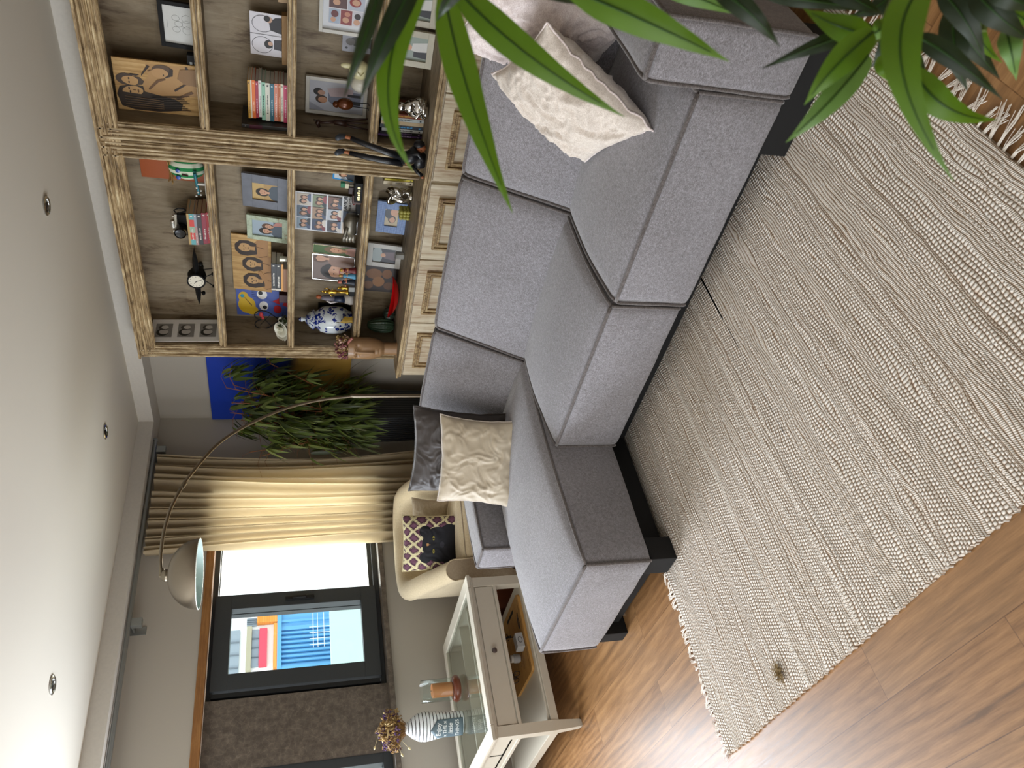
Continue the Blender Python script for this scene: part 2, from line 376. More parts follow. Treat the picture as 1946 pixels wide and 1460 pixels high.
cushion('chaise_seat', (1.808, 2.578, -2.965, -1.60, .125, .412), .022, {(2, 1): .045, (0, 1): .012, (1, -1): .012}, TOPF + VF + [('z', 1, 1)], n=20, post=crown(-2.965, -1.60, .125, .022))
cushion('seat_cushion', (2.586, 3.392, -2.402, -1.60, .115, .402), .022, SF, TOPF + VF, n=20, post=crown(-2.402, -1.60, .115))
cushion('seat_cushion', (3.402, 4.198, -2.405, -1.60, .105, .392), .022, SF, TOPF + VF, n=20, post=crown(-2.405, -1.60, .105, .038))
def lean(p):
    k = max(0, (p.z - .45) / .395); z = p.z - (p.y + 1.905) * .62 * k      # wedge: the top slopes down towards the rear
    return Vector((p.x, p.y + max(0, p.z - .36) * .50, z))
BK = {(1, -1): .030, (2, 1): .012, (0, 1): .004, (0, -1): .004}
BE = [('x', -1, 1), ('x', 1, 1), ('z', -1, -1), ('z', 1, -1), ('y', -1, 1), ('y', 1, 1)]
for x0, x1 in ((1.80, 2.568), (2.578, 3.408), (3.416, 4.21)):
    cushion('backrest', (x0, x1, -1.905, -1.66, .30, .845), .03, BK, BE, post=lean, n=18)
AR = {(2, 1): .008, (0, 1): .006, (0, -1): .006, (1, -1): .005}
AE = TOPF + [('z', -1, -1), ('z', 1, -1)]
cushion('armrest', (4.208, 4.392, -2.41, -1.45, .10, .568), .02, AR, AE)
cushion('armrest', (1.612, 1.80, -2.41, -1.45, .11, .580), .02, AR, AE)
G().box(1.70, 4.33, -2.30, -1.5, .030, .12).box(1.88, 2.52, -2.89, -2.28, .030, .128).done('base_frame', M_black, sofa, world=True)
for x0_, x1_, y0_, y1_ in ((1.82, 1.90, -2.945, -2.86), (2.45, 2.565, -2.95, -2.85), (1.65, 1.75, -1.6, -1.5), (4.02, 4.385, -2.395, -2.30), (4.25, 4.35, -1.6, -1.5), (3.0, 3.1, -1.6, -1.5)):
    z0 = .0135 if (x1_ > 2.40 and y0_ < -2.25) else 0
    G().box(x0_, x1_, y0_, y1_, z0, .126, .003).done('leg', M_black, sofa, world=True)

# ================================================================ rug
t = NT('woven cotton and jute rug'); o_ = t.xyz(); X_, Y_ = o_[0], o_[1]
wa = t.noise(1.0, 3, .55, t.map((9, 2.6, 1))); wb2 = t.noise(1.0, 2, .5, t.map((30, 7, 1)))
u = t.math('ADD', X_, t.math('ADD', t.math('MULTIPLY', t.math('SUBTRACT', wa, .5), .055), t.math('MULTIPLY', t.math('SUBTRACT', wb2, .5), .012)))
band = t.noise(1.0, 1, .4, t.map((1, 0, 0), None))
bd = t.n.new('ShaderNodeCombineXYZ'); t.t.links.new(t.math('MULTIPLY', u, 1), bd.inputs[0])
bn = t.noise(13, 2.5, .7, bd.outputs[0])
isc = t.math('GREATER_THAN', bn, .50)                       # 1 = cord band, 0 = braided band
cord = t.math('ABSOLUTE', t.math('SINE', t.math('MULTIPLY', u, PI / .0098)))
tw = t.math('ADD', .75, t.math('MULTIPLY', t.math('SINE', t.math('ADD', t.math('MULTIPLY', Y_, 2 * PI / .0052), t.math('MULTIPLY', u, 2 * PI / .0098))), .25))
row = t.math('FLOOR', t.math('DIVIDE', u, .0118))
par = t.math('MULTIPLY', t.math('MODULO', t.math('ADD', row, 1000), 2), PI / 2)
bx = t.math('ABSOLUTE', t.math('SINE', t.math('MULTIPLY', u, PI / .0118)))
by = t.math('ABSOLUTE', t.math('SINE', t.math('ADD', t.math('MULTIPLY', Y_, PI / .0112), par)))
braid = t.math('POWER', t.math('MULTIPLY', bx, by), .6)
hc = t.math('MULTIPLY', t.math('POWER', cord, .7), tw)
h = t.math('ADD', t.math('MULTIPLY', isc, hc), t.math('MULTIPLY', t.math('SUBTRACT', 1, isc), braid))
blot = t.noise(1.0, 5, .65, t.map((70, 24, 1))); fine = t.noise(500, 3, .7)
base = t.ramp(t.math('ADD', t.math('MULTIPLY', h, .8), t.math('MULTIPLY', fine, .2)), [(.10, '#4a3423'), (.25, '#94765c'), (.40, '#cdbba6'), (.60, '#eadfd1'), (.88, '#fbf7f1')])
base = t.mix(t.math('MULTIPLY', t.math('GREATER_THAN', blot, .64), .6), base, '#8a7354')
base = t.mix(t.math('MULTIPLY', t.math('LESS_THAN', blot, .38), .45), base, '#f4f0e9')
t.color(base).rough(.95).bump(t.math('ADD', h, t.math('MULTIPLY', fine, .25)), .85, .006); M_rug = t.mat
RX0, RX1, RY0, RY1 = 2.42, 4.44, -3.65, -2.24
def rugp(u, v):
    x = RX0 + u * (RX1 - RX0); y = RY0 + v * (RY1 - RY0)
    if v == 0: y += .007 * abs(math.sin(x * 95)) - .004 + .006 * noise.noise(Vector((x * 6, 0, 0)))
    x += (.035 * (1 - v) - .03) * (1 - u) * 1.0 * -1 if u < .5 else 0
    z = (.0115 + .0036 * noise.noise(Vector((x * 6, y * 2.2, 0))) + .0030 * noise.noise(Vector((x * 24, y * 6, 3))) + .004 * max(0, noise.noise(Vector((x * 55, y * 30, 7))) - .25))
    if y > -2.5 or (x < 2.65 and y > -3.0): z = min(z, .0125)
    return Vector((x, y, z))
rug = thing('woven_rug', 'cream and beige handwoven rug with ribbed stripes and fringed ends under the grey sofa', 'rug', (3.4, -3.0, 0))
g = G(); g.grid(rugp, 404, 142)
g.face([(RX0, RY0, .001), (RX1, RY0, .001), (RX1, RY1, .001), (RX0, RY1, .001)])
for a, b, n in (((0, 0), (1, 0), 404), ((0, 0), (0, 1), 142), ((1, 0), (1, 1), 142)):
    pts = [rugp(a[0] + (b[0] - a[0]) * k / n, a[1] + (b[1] - a[1]) * k / n) for k in range(n + 1)]
    for p, q in zip(pts, pts[1:]): g.face([p, q, (q.x, q.y, .001), (p.x, p.y, .001)])
g.done('weave', M_rug, rug, smooth='all', world=True)
M_fr = col('#f3ece2', .95, 0, .06)
for side, xx, dr in ((0, RX1, 1), (1, RX0, -1)):
    g = G(); y = RY0 + .01
    while y < RY1 - .03:
        x_ = xx + (.028 * (1 - (y - RY0) / (RY1 - RY0)) if side else 0) * -dr * 0
        if side: x_ = rugp(0, (y - RY0) / (RY1 - RY0)).x
        L = random.uniform(.05, .085) if dr > 0 else random.uniform(.03, .055); bend = random.uniform(-.03, .03)
        for s_ in range(7):
            a = random.uniform(-.010, .010); l2 = L * random.uniform(.8, 1.1); yb = y + random.uniform(-.004, .004)
            g.tube([(x_ - dr * .006, yb, .009), (x_ + dr * l2 * .35, yb + a * .4 + bend * .2, .011), (x_ + dr * l2 * .7, yb + a + bend * .6, .006), (x_ + dr * l2, yb + a * 1.2 + bend, .004)], .0010, 4)
        y += random.uniform(.020, .032) if dr > 0 else random.uniform(.016, .024)
    fo = g.done('fringe', M_fr, rug, world=True); fo['kind'] = 'stuff'
# loose tuft lying on the rug
g = G()
for k in range(160):
    a = random.uniform(0, 2 * PI); b = random.uniform(0, .9); L = random.uniform(.012, .03)
    p = Vector((random.gauss(0, .007), random.gauss(0, .012), 0)); d = Vector((math.cos(a) * math.sin(b + .4), math.sin(a) * math.sin(b + .4), math.cos(b + .4))) * L
    g.tube([p, p + d * .5, p + d + Vector((0, 0, -.006))], .0007, 3)
tf = g.done('jute_tuft', col('#9a845c', .9, 0, .3)); tf.location = (2.906, -3.565, .014)
tag(tf, 'small brown tuft of jute fibre sticking up from the rug near its corner', 'tuft')
# ================================================================ bookcases
def beads_v(g, x0, x1, y, z0, z1, n=4):
    """reeded upright: flat board with raised reeds, mitred into the top rail"""
    g.box(x0, x1, y + .008, y + .03, z0, z1)
    w = (x1 - x0) / n
    for k in range(n):
        xc = x0 + w * (k + .5); hgt_ = .006 if k % 2 else 0
        g.prism([(xc - w * .45, y + .008), (xc - w * .40, y - .001 + hgt_), (xc - w * .16, y - .007 + hgt_), (xc + w * .16, y - .007 + hgt_), (xc + w * .34, y - .001 + hgt_), (xc + w * .38, y + .008)], z0, z1, 'z')
def beads_h(g, x0, x1, y, z0, z1, n=3, m0=0, m1=0):
    g.box(x0, x1, y + .008, y + .03, z0, z1)
    w = (z1 - z0) / n
    for k in range(n):
        zc = z0 + w * (k + .5); hgt_ = .006 if k % 2 else 0
        a, b = x0 + (z1 - zc) * m0, x1 - (z1 - zc) * m1
        g.prism([(y + .008, zc - w * .45), (y - .001 + hgt_, zc - w * .40), (y - .007 + hgt_, zc - w * .16), (y - .007 + hgt_, zc + w * .16), (y - .001 + hgt_, zc + w * .34), (y + .008, zc + w * .38)], a, b, 'x')
M_groove = col('#3b2a1c', .7)
def bookcase(X0, X1, post_w, dy, label, doors, side_left):
    DS, DC, ZC, ZT = .42, .586 + dy, .777, 2.434
    DS_ = DS + dy * .3
    t = thing('bookcase', label, 'bookcase', ((X0 + X1) / 2, -.3, 0))
    p0, p1 = post_w
    G().box(X0 + .02, X1 - .02, -.10, -.08, ZC, ZT - .02).done('back_panel', M_back, t, world=True)
    G().box(X0, X0 + p0 - .008, -DS_ + .028, -.005, ZC, ZT - .02).done('side_panel', M_back, t, world=True)
    G().box(X1 - p1 + .008, X1, -DS_ + .028, -.005, ZC, ZT - .02).done('side_panel', M_back, t, world=True)
    g = G(); beads_v(g, X0, X0 + p0, -DS_, ZC, ZT - .0, 4); g.done('upright', M_frame_v, t, world=True)
    g = G(); beads_v(g, X1 - p1, X1, -DS_, ZC, ZT - .0, 4); g.done('upright', M_frame_v, t, world=True)
    g = G(); beads_h(g, X0 - .004, X1 + .004, -DS_ - .006, ZT - .098, ZT, 4, .9, .9); g.box(X0, X1, -DS_ + .02, -.005, ZT - .02, ZT).box(X0 - .01, X1 + .01, -DS_ - .018, -.005, ZT - .002, ZT + .012, .003)
    g.done('top_rail', M_frame_h, t, world=True)
    for z, th in ((1.946, .048), (1.509, .043), (1.078, .047)):
        g = G(); beads_h(g, X0 + p0 - .005, X1 - p1 + .005, -DS_ + .012, z - th, z, 2)
        o = g.done('shelf', M_frame_h, t, world=True)
        G().box(X0 + p0 - .012, X1 - p1 + .012, -DS_ + .018, -.03, z - .03, z - .001).done('shelf_board', M_shelf_top, o, world=True)
    # base cabinet
    g = G().box(X0 - .008, X1 + .0, -DC, -.01, ZC - .028, ZC, .004)
    o = g.done('countertop', M_shelf_top, t, world=True)
    g = G().box(X0 - .014, X1 + .001, -DC - .012, -DC + .004, ZC - .016, ZC + .002, .004).box(X0 - .008, X1 + .001, -DC - .004, -DC + .01, ZC - .034, ZC - .018, .003)
    g.box(X0 - .014, X0 - .004, -DC, -.01, ZC - .016, ZC + .001, .003)
    g.done('edge_moulding', M_frame_h, o, world=True)
    G().box(X0 + .0, X1 - .002, -DC + .022, -.01, .0, ZC - .03).done('carcass', M_door, t, world=True)
    for (a, b) in doors:
        g = G().box(a + .004, b - .004, -DC + .004, -DC + .022, .08, ZC - .045, .002)
        d = g.done('door', M_door, t, world=True)
        g = G(); m = .088; mm = .060
        za, zb = .16, ZC - .045 - mm + .004; xa, xb = a + m, b - m
        for k, (off_, w_, dep) in enumerate(((0, .013, .016), (.015, .010, .007), (.027, .013, .012))):
            x0, x1, z0, z1 = xa + off_, xb - off_, za + off_, zb - off_
            y0, y1 = -DC + .004 - dep, -DC + .006
            g.box(x0, x1, y0, y1, z0, z0 + w_, .002).box(x0, x1, y0, y1, z1 - w_, z1, .002).box(x0, x0 + w_, y0, y1, z0 + w_, z1 - w_, .002).box(x1 - w_, x1, y0, y1, z0 + w_, z1 - w_, .002)
        g.done('panel_moulding', M_door_mould, d, world=True)
    return t
caseL = bookcase(1.119, 2.692, (.095, .095), 0, 'limed wood bookcase standing left of the pair, next to the blue and yellow painting', [(1.122, 1.622), (1.622, 2.146), (2.146, 2.682)], True)
caseR = bookcase(2.704, 4.28, (.098, .098), .022, 'limed wood bookcase standing right of the pair, partly behind the hanging green leaves', [(2.712, 3.232), (3.232, 3.75), (3.75, 4.27)], False)

# ================================================================ painting, planter with artificial bamboo
pt = thing('canvas_painting', 'large canvas painted deep blue above and ochre below, hanging behind the leafy plant', 'painting', (.54, -.01, 1.035))
t = NT('blue and ochre paint'); z_ = t.xyz()[2]; nz = t.noise(2.5, 4)
f = t.math('ADD', z_, t.math('MULTIPLY', t.math('SUBTRACT', nz, .5), .25))
t.color(t.ramp(f, [(0, '#a37f35'), (.40, '#93702c'), (.47, '#1f2330'), (.54, '#0a2f8f'), (1.0, '#0b37a8')])).rough(.5); M_paint = t.mat
G().box(-.515, .515, -.03, -.0, 0, 1.055, .003).done('canvas', M_paint, pt)
def leafmat(name, a, b, trans=.35, rough=.45):
    t = NT(name); f = t.noise(9, 3); c = t.mix(f, a, b); t.color(c).rough(rough)
    tl = t.n.new('ShaderNodeBsdfTranslucent'); t.set(tl.inputs[0], t.mix(.22, c, '#a0b818')); mx = t.n.new('ShaderNodeMixShader'); mx.inputs[0].default_value = trans
    t.t.links.new(t.p.outputs[0], mx.inputs[1]); t.t.links.new(tl.outputs[0], mx.inputs[2]); t.t.links.new(mx.outputs[0], t.out.inputs[0]); return t.mat
ML = [leafmat('far leaf olive', '#3f4f1e', '#5a6b2c', .15), leafmat('far leaf dark', '#232d14', '#38431f', .12), leafmat('far leaf light', '#66753a', '#848f52', .2)]
M_stem = col('#7a4a26', .7, 0, .2)
def leaf(g, base, d, L, w, droop=.4, up=Vector((0, 0, 1)), n=6, fold=.18):
    d = Vector(d).normalized(); side = d.cross(up)
    if side.length < .05: side = d.orthogonal()
    side.normalize(); nrm = side.cross(d).normalized(); rows = []
    for i in range(n + 1):
        t = i / n; c = Vector(base) + d * L * t + Vector((0, 0, -1)) * droop * L * t * t
        hw = w * .5 * (math.sin(PI * min(1, t * .93 + .07) ** .75)) * (1 - t * .15) if i < n else .0006
        rows.append([c - side * hw + nrm * hw * fold, c, c + side * hw + nrm * hw * fold])
    return g.rings(rows, close_u=False)
pl = thing('planter', 'tall black ribbed planter holding the leafy artificial plant in the corner', 'planter', (.37, -.31, 0))
g = G()
rib = []
for z in (0, .95):
    w = .13 if z == 0 else .150
    pts = []
    for (ax, ay, bx_, by_) in ((-1, -1, 1, -1), (1, -1, 1, 1), (1, 1, -1, 1), (-1, 1, -1, -1)):
        for k in range(24):
            t_ = k / 24; q = 1 + (.018 if k % 2 else 0)
            pts.append(Vector(((ax + (bx_ - ax) * t_) * w * q, (ay + (by_ - ay) * t_) * w * q, z)))
    rib.append(pts)
g.rings(rib); g.box(-.160, .160, -.160, .160, .93, .955, .006).box(-.14, .14, -.14, .14, .955, .96)
g.done('pot', col('#0b0c0e', .4), pl)
tr = thing('artificial_bamboo_plant', 'bushy artificial bamboo with drooping olive leaves rising from the black planter in the corner', 'plant', (.37, -.33, .96))
def cane(root, p0, p1, bend, r=.006):
    pts = []
    for k in range(9):
        t_ = k / 8; pts.append(Vector(p0).lerp(Vector(p1), t_) + Vector(bend) * math.sin(PI * t_))
    G().tube(pts, r, 6, r2=r * .5).done('cane', M_stem, root, smooth=True)
    return pts
rnd = random.Random(11)
for k in range(14):
    a = rnd.uniform(0, 2 * PI); rr = rnd.uniform(.02, .09); hh = rnd.uniform(.55, .92)
    top = (rnd.uniform(-.22, .60), rnd.uniform(-.24, .08), hh + .06)
    pts = cane(tr, (rr * math.cos(a), rr * math.sin(a), -.02), top, (rnd.uniform(-.05, .05), rnd.uniform(-.04, .04), 0))
    G_ = [G(), G(), G()]; tw = G()
    for q in range(18):
        t_ = rnd.uniform(.02, 1.0); i = min(7, int(t_ * 8)); p = pts[i].lerp(pts[i + 1], t_ * 8 - i)
        az = rnd.uniform(0, 2 * PI); L1 = rnd.uniform(.10, .34); e = p + Vector((math.cos(az) * L1, math.sin(az) * L1 * .75, rnd.uniform(-.02, .07)))
        e.y = min(e.y, .24); e.x = max(e.x, -.24)
        if p.z < .35: e.z -= .06
        tw.tube([p, (p + e) / 2 + Vector((0, 0, .03)), e], .0018, 4, r2=.001)
        for w in range(rnd.randint(6, 9)):
            s_ = rnd.random(); b = p.lerp(e, .35 + .65 * s_) + Vector((0, 0, .02 * math.sin(PI * s_)))
            dd = Vector((math.cos(az + rnd.uniform(-1.1, 1.1)) * .6, math.sin(az + rnd.uniform(-1.1, 1.1)) * .5, rnd.uniform(-1.0, -.1)))
            L = rnd.uniform(.10, .165)
            tip = b + dd.normalized() * L
            if b.y > .27 or tip.y > .28 or tip.x < -.32 or (tip.x < -.15 and tip.y < -.10) or tip.x > .80: continue
            leaf(G_[0 if rnd.random() < .5 else (1 if rnd.random() < .62 else 2)], b, dd, L, rnd.uniform(.020, .033), rnd.uniform(.2, .6))
    tw.done('twigs', M_stem, tr)['kind'] = 'stuff'
    for gi, gg in enumerate(G_):
        o = gg.done('foliage', ML[gi], tr, smooth='all'); o['kind'] = 'stuff'

# ================================================================ curtain, rods, ceiling spots
t = NT('sand linen curtain'); f = t.noise(70, 4, .6, t.map((1, 1, .3))); c = t.mix(f, '#a8987c', '#bdae92'); t.color(c).rough(.9).bump(f, .1, .001)
tl = t.n.new('ShaderNodeBsdfTranslucent'); t.set(tl.inputs[0], lin('#ead9b8')); mx = t.n.new('ShaderNodeMixShader'); mx.inputs[0].default_value = .30
t.t.links.new(t.p.outputs[0], mx.inputs[1]); t.t.links.new(tl.outputs[0], mx.inputs[2]); t.t.links.new(mx.outputs[0], t.out.inputs[0]); M_curt = t.mat
cu = thing('curtain', 'sand coloured pleated linen curtain drawn half across the window, lit from behind', 'curtain', (.11, -.9, 0))
def curt(u, v):
    z = 2.435 * (1 - v) + .02 * v
    y0 = -.45 - .10 * math.sin(PI * min(1, v * 1.1)) * .9 + .0 * v; y1 = -1.325 + .035 * math.sin(v * 3.0)
    ph = u * 18 + .9 * math.sin(u * 7 + 1) + .5 * math.sin(v * 2.4 + u * 5) + .5 * noise.noise(Vector((u * 5, v * 1.2, 4)))
    y = y0 + (y1 - y0) * u + .012 * math.sin(2 * PI * ph * .5 + 1)
    amp = (.036 + .016 * noise.noise(Vector((u * 8, v * 2, 9)))) * (1 - .25 * v) + .004
    s_ = math.sin(2 * PI * ph)
    x = .115 + amp * (abs(s_) ** .75) * math.copysign(1, s_) + .012 * noise.noise(Vector((u * 14, v * 3, 1)))
    if v < .09: x += .008 * math.sin(2 * PI * ph * 2.7) * (1 - abs(v - .03) / .03 * .4)
    return Vector((x, y, z))
o = G().grid(curt, 420, 60).done('fabric', M_curt, cu, smooth='all', world=True)
M_rod = col('#8f9290', .35, .6, .05)
rd = thing('curtain_rail', 'grey double curtain rail running along the top of the window wall', 'curtain rail', (.12, -1.5, 2.46))
G().tube([(.135, -.335, 2.462), (.135, -5.6, 2.462)], .0125, 12).box(.12, .15, -.34, -.325, 2.447, 2.477, .002).done('rail', M_rod, rd, smooth=True, world=True)
G().tube([(.065, -.36, 2.468), (.065, -5.6, 2.468)], .009, 10).done('rail', M_rod, rd, smooth=True, world=True)
for y in (-.415, -1.80, -3.4):
    G().box(.0, .008, y - .028, y + .028, 2.375, 2.47, .002).box(.0, .13, y - .012, y + .012, 2.440, 2.452, .002).box(.10, .137, y - .028, y + .028, 2.385, 2.450, .002).done('bracket', M_rod, rd, world=True)
M_chrome = col('#c9c9c6', .18, 1.0, .03)
for k, (x, y, lb) in enumerate(((2.657, -.97, 'round chrome ceiling spotlight above the tall bookcases'), (1.013, -.973, 'round chrome ceiling spotlight nearest the corner with the plant'), (1.027, -2.553, 'round chrome ceiling spotlight nearest the open window sash'))):
    s_ = thing('ceiling_spotlight', lb, 'spotlight', (x, y, CZ), 0, 'recessed ceiling spotlights')
    G().lathe([(.030, -.002), (.046, -.001), (.047, -.006), (.040, -.010), (.031, -.006), (.030, -.002)], (0, 0, 0), 28, cap=(False, False)).done('trim_ring', M_chrome, s_, smooth=True)
    G().lathe([(0, -.001), (.031, -.0012)], (0, 0, 0), 24, cap=(False, False)).lathe([(.012, -.0015), (.02, -.007), (.0005, -.012)], (0, 0, 0), 16).done('lens', col('#3a3632', .25, .5), s_, smooth=True)

# ================================================================ arc lamp
M_nickel = col('#8f8577', .3, 1.0, .04); M_nickel2 = col('#8f8676', .36, 1.0, .05)
lp = thing('arc_floor_lamp', 'brushed nickel arc floor lamp with a dome shade, curving from behind the sofa', 'lamp', (1.0, -.68, 0))
G().lathe([(.14, 0), (.15, .004), (.15, .05), (.145, .056), (.02, .056)], (1.0, -.68, 0), 40).done('base', col('#1c1b1a', .3), lp, smooth=True, world=True)
G().tube([(1.0, -.67, .05), (1.0, -.67, 1.07)], .014, 14).done('pole', M_nickel, lp, smooth=True, world=True)
ctl = [(-.669, 1.056), (-.712, 1.323), (-.818, 1.596), (-1.036, 1.896), (-1.318, 2.075), (-1.505, 2.146), (-1.613, 2.168), (-1.736, 2.180), (-1.871, 2.178), (-1.960, 2.166)]
pts = []
for i in range(len(ctl) - 1):
    p0, p1, p2, p3 = (ctl[max(0, i - 1)], ctl[i], ctl[i + 1], ctl[min(len(ctl) - 1, i + 2)])
    for k in range(6):
        q = k / 6
        pts.append((1.0,) + tuple(.5 * (2 * b + (c - a) * q + (2 * a - 5 * b + 4 * c - d) * q * q + (3 * b - a - 3 * c + d) * q ** 3) for a, b, c, d in zip(p0, p1, p2, p3)))
pts.append((1.0,) + ctl[-1])
G().tube(pts, .0095, 12).done('arc', M_nickel, lp, smooth=True, world=True)
for y, z, a in ((-.668, 1.066, (0, -.03, 1)), (-1.385, 2.104, (0, -1, .42)), (-1.967, 2.163, (0, -1, -.1))):
    d = Vector(a).normalized() * .022; p = Vector((1.0, y, z)); G().tube([p - d, p + d], .0135, 12).done('ferrule', M_nickel2, lp, smooth=True, world=True)
prof = []
sh_c = (1.0, -1.985, 1.968); Rs, Hs = .192, .165
for k in range(17):
    a = PI / 2 * k / 16; prof.append((Rs * math.cos(a) if k < 16 else .02, Hs * math.sin(a) ** 1.0))
sh = G().lathe(prof, sh_c, 48, cap=(False, False)).done('shade', M_nickel, lp, smooth='all', world=True)
prof2 = [(r - .004 if r > .03 else r - .002, z - .0035 if z > .01 else z) for r, z in prof]
G().lathe(prof2, sh_c, 48, cap=(False, True)).done('shade_lining', col('#bcd4d0', .5), sh, smooth='all', world=True)
G().lathe([(Rs - .004, 0), (Rs + .0015, 0), (Rs + .0015, .003), (Rs - .004, .003), (Rs - .004, 0)], sh_c, 48, cap=(False, False)).done('rim', col('#e8ece6', .4), sh, smooth=True, world=True)
G().lathe([(.034, 0), (.036, .012), (.026, .03), (.012, .036), (.009, .045)], (1.0, -1.985, 1.968 + Hs - .005), 20).done('knuckle', M_nickel2, lp, smooth=True, world=True)
G().ball((1.0, -1.985, 2.05), .038, seg=18).lathe([(.016, 0), (.016, .05)], (1.0, -1.985, 2.075), 14).done('bulb', col('#e9e6da', .3), lp, smooth=True, world=True)

# ================================================================ armchair
M_chair = cloth('cream upholstery', '#b9a684', '#cdbb99', '#dccbab', 1, .12, .2)
M_chair_p = cloth('beige flap upholstery', '#94836c', '#a5947b', '#b4a48b', 1, .12)
ch = thing('tub_armchair', 'cream tub armchair with curved back and a patterned pillow, between window wall and sofa', 'armchair', (.55, -1.53, 0), math.radians(-17))
TH = .13
def path(s):       # s 0..1 around the U, open side +x ; returns (pos, outward)
    W_, D_ = .335, .36; r = .24
    segs = [(D_ * 1.0 - r + .36 - .0, 'a')]
    xs = .37; la = xs + (D_ - r); arc = PI / 2 * r; bk = 2 * (W_ - r)
    tot = 2 * la + 2 * arc + bk; q = s * tot
    if q < la: return Vector((xs - q, -W_, 0)), Vector((0, -1, 0))
    q -= la
    if q < arc:
        a = q / r; return Vector((-(D_ - r) - math.sin(a) * r, -(W_ - r) - math.cos(a) * r, 0)), Vector((-math.sin(a), -math.cos(a), 0))
    q -= arc
    if q < bk: return Vector((-D_, -(W_ - r) + q, 0)), Vector((-1, 0, 0))
    q -= bk
    if q < arc:
        a = q / r; return Vector((-(D_ - r) - math.cos(a) * r, (W_ - r) + math.sin(a) * r, 0)), Vector((-math.cos(a), math.sin(a), 0))
    q -= arc
    return Vector((-(D_ - r) + q, W_, 0)), Vector((0, 1, 0))
def hgt(s):
    e = abs(s - .5) * 2
    return .775 - .215 * max(0, (e - .38) / .62) ** 1.25
def shell(u, v):
    p, n = path(u); H = hgt(u); a = v
    # cross-section: outer bottom -> outer top -> rounded -> inner top -> inner bottom
    R = TH / 2
    if a < .4: off, z = R * (.92 + .10 * math.sin(PI * a / .4)), .07 + (H - R - .07) * a / .4
    elif a < .65: b = (a - .4) / .25 * PI; off, z = R * math.cos(b) * 1.05, H - R + R * math.sin(b)
    else: b = (a - .65) / .35; off, z = -R * (1.05 - .03 * b), (H - R) - (H - R - .25) * b
    q = p + n * (off + .02 * (z - .4)) + Vector((0, 0, z))
    return q + n * .004 * noise.noise(q * 8)
G().grid(shell, 60, 34).done('back_and_arms', M_chair, ch, smooth='all')
for u in (0, 1):
    ringp = [shell(u, k / 34) for k in range(35)]; dx = Vector((.012, 0, 0))
    inner = [p + dx for p in ringp]
    g = G(); g.rings([ringp, inner]); f_ = g.done('arm_front', M_chair_p, ch, smooth=True)
    G().tube([p + Vector((.012, 0, 0)) for p in ringp[3:]], .004, 6).done('piping', M_chair, f_, smooth='all')
g = G(); softbox(g, -.30, .375, -.275, .275, .10, .30, r=.02, n=8); g.done('seat_base', M_chair_p, ch, smooth='all', weld=True)
g = G(); F = softbox(g, -.29, .385, -.268, .268, .30, .435, r=.045, bulge={(2, 1): .022, (0, 1): .012}, n=14); sc = g.done('seat_cushion', M_chair, ch, smooth='all', weld=True)
pipe_edges(F, [('y', 1, 1), ('y', 1, -1)], r=.004).done('piping', M_chair_p, sc, smooth='all')
for x, y in ((-.27, -.27), (-.27, .27), (.33, -.32), (.33, .32)): G().lathe([(.018, 0), (.024, .09)], (x, y, 0), 12).done('leg', M_black, ch, smooth=True)

# ================================================================ glass coffee table
M_tbl = col('#c4bdad', .4, 0, .03); M_tbl_e = col('#cfc6b0', .4, 0, .03)
tb = thing('coffee_table', 'off white square coffee table with glass top and drawers below the window', 'table', (.578, -2.603, 0))
x0, x1, y0, y1 = .10, 1.056, -3.072, -2.134
g = G()
bw = .078
for a in (g,):
    a.box(x0, x1, y0, y0 + bw, .478, .498, .004).box(x0, x1, y1 - bw, y1, .478, .498, .004).box(x0, x0 + bw, y0 + bw, y1 - bw, .478, .498, .004).box(x1 - bw, x1, y0 + bw, y1 - bw, .478, .498, .004)
    a.box(x0 + .008, x1 - .008, y0 + .008, y1 - .008, .466, .478, .003)
    # knock the middle out by building the lower lip as a frame
g.bm.free(); g = G()
g.box(x0, x1, y0, y0 + bw, .480, .499, .004).box(x0, x1, y1 - bw, y1, .480, .499, .004).box(x0, x0 + bw, y0 + bw, y1 - bw, .480, .499, .004).box(x1 - bw, x1, y0 + bw, y1 - bw, .480, .499, .004)
for m, za, zb in ((.007, .470, .481), (.013, .462, .471)):
    w_ = .05
    g.box(x0 + m, x1 - m, y0 + m, y0 + m + w_, za, zb, .002).box(x0 + m, x1 - m, y1 - m - w_, y1 - m, za, zb, .002).box(x0 + m, x0 + m + w_, y0 + m + w_, y1 - m - w_, za, zb, .002).box(x1 - m - w_, x1 - m, y0 + m + w_, y1 - m - w_, za, zb, .002)
g.done('top_frame', M_tbl, tb, world=True)
G().box(x0 + bw - .012, x1 - bw + .012, y0 + bw - .012, y1 - bw + .012, .489, .495).done('glass_top', M_glass, tb, world=True)
i = .022
g = G().box(x0 + i, x1 - i, y0 + i, y0 + i + .018, .345, .463).box(x0 + i, x1 - i, y1 - i - .018, y1 - i, .345, .463).box(x0 + i, x0 + i + .018, y0 + i, y1 - i, .345, .463).box(x1 - i - .018, x1 - i - .004, y0 + i, y1 - i, .345, .463)
g.box(x0 + i, x1 - i, y0 + i, y1 - i, .372, .382).box(x1 - i - .012, x1 - i + .006, y0 + i, y1 - i, .328, .346, .002).box(x0 + i, x1 - i, y0 + i - .005, y0 + i + .015, .328, .346, .002)
g.box(x0 + .35, x0 + .365, y0 + i, y1 - i, .382, .45).box(x0 + .62, x0 + .635, y0 + i, y1 - i, .382, .45)
g.done('apron', M_tbl, tb, world=True)
d = G().box(x1 - i - .006, x1 - i + .003, y0 + .075, y1 - .075, .352, .456, .002).done('drawer', M_tbl, tb, world=True)
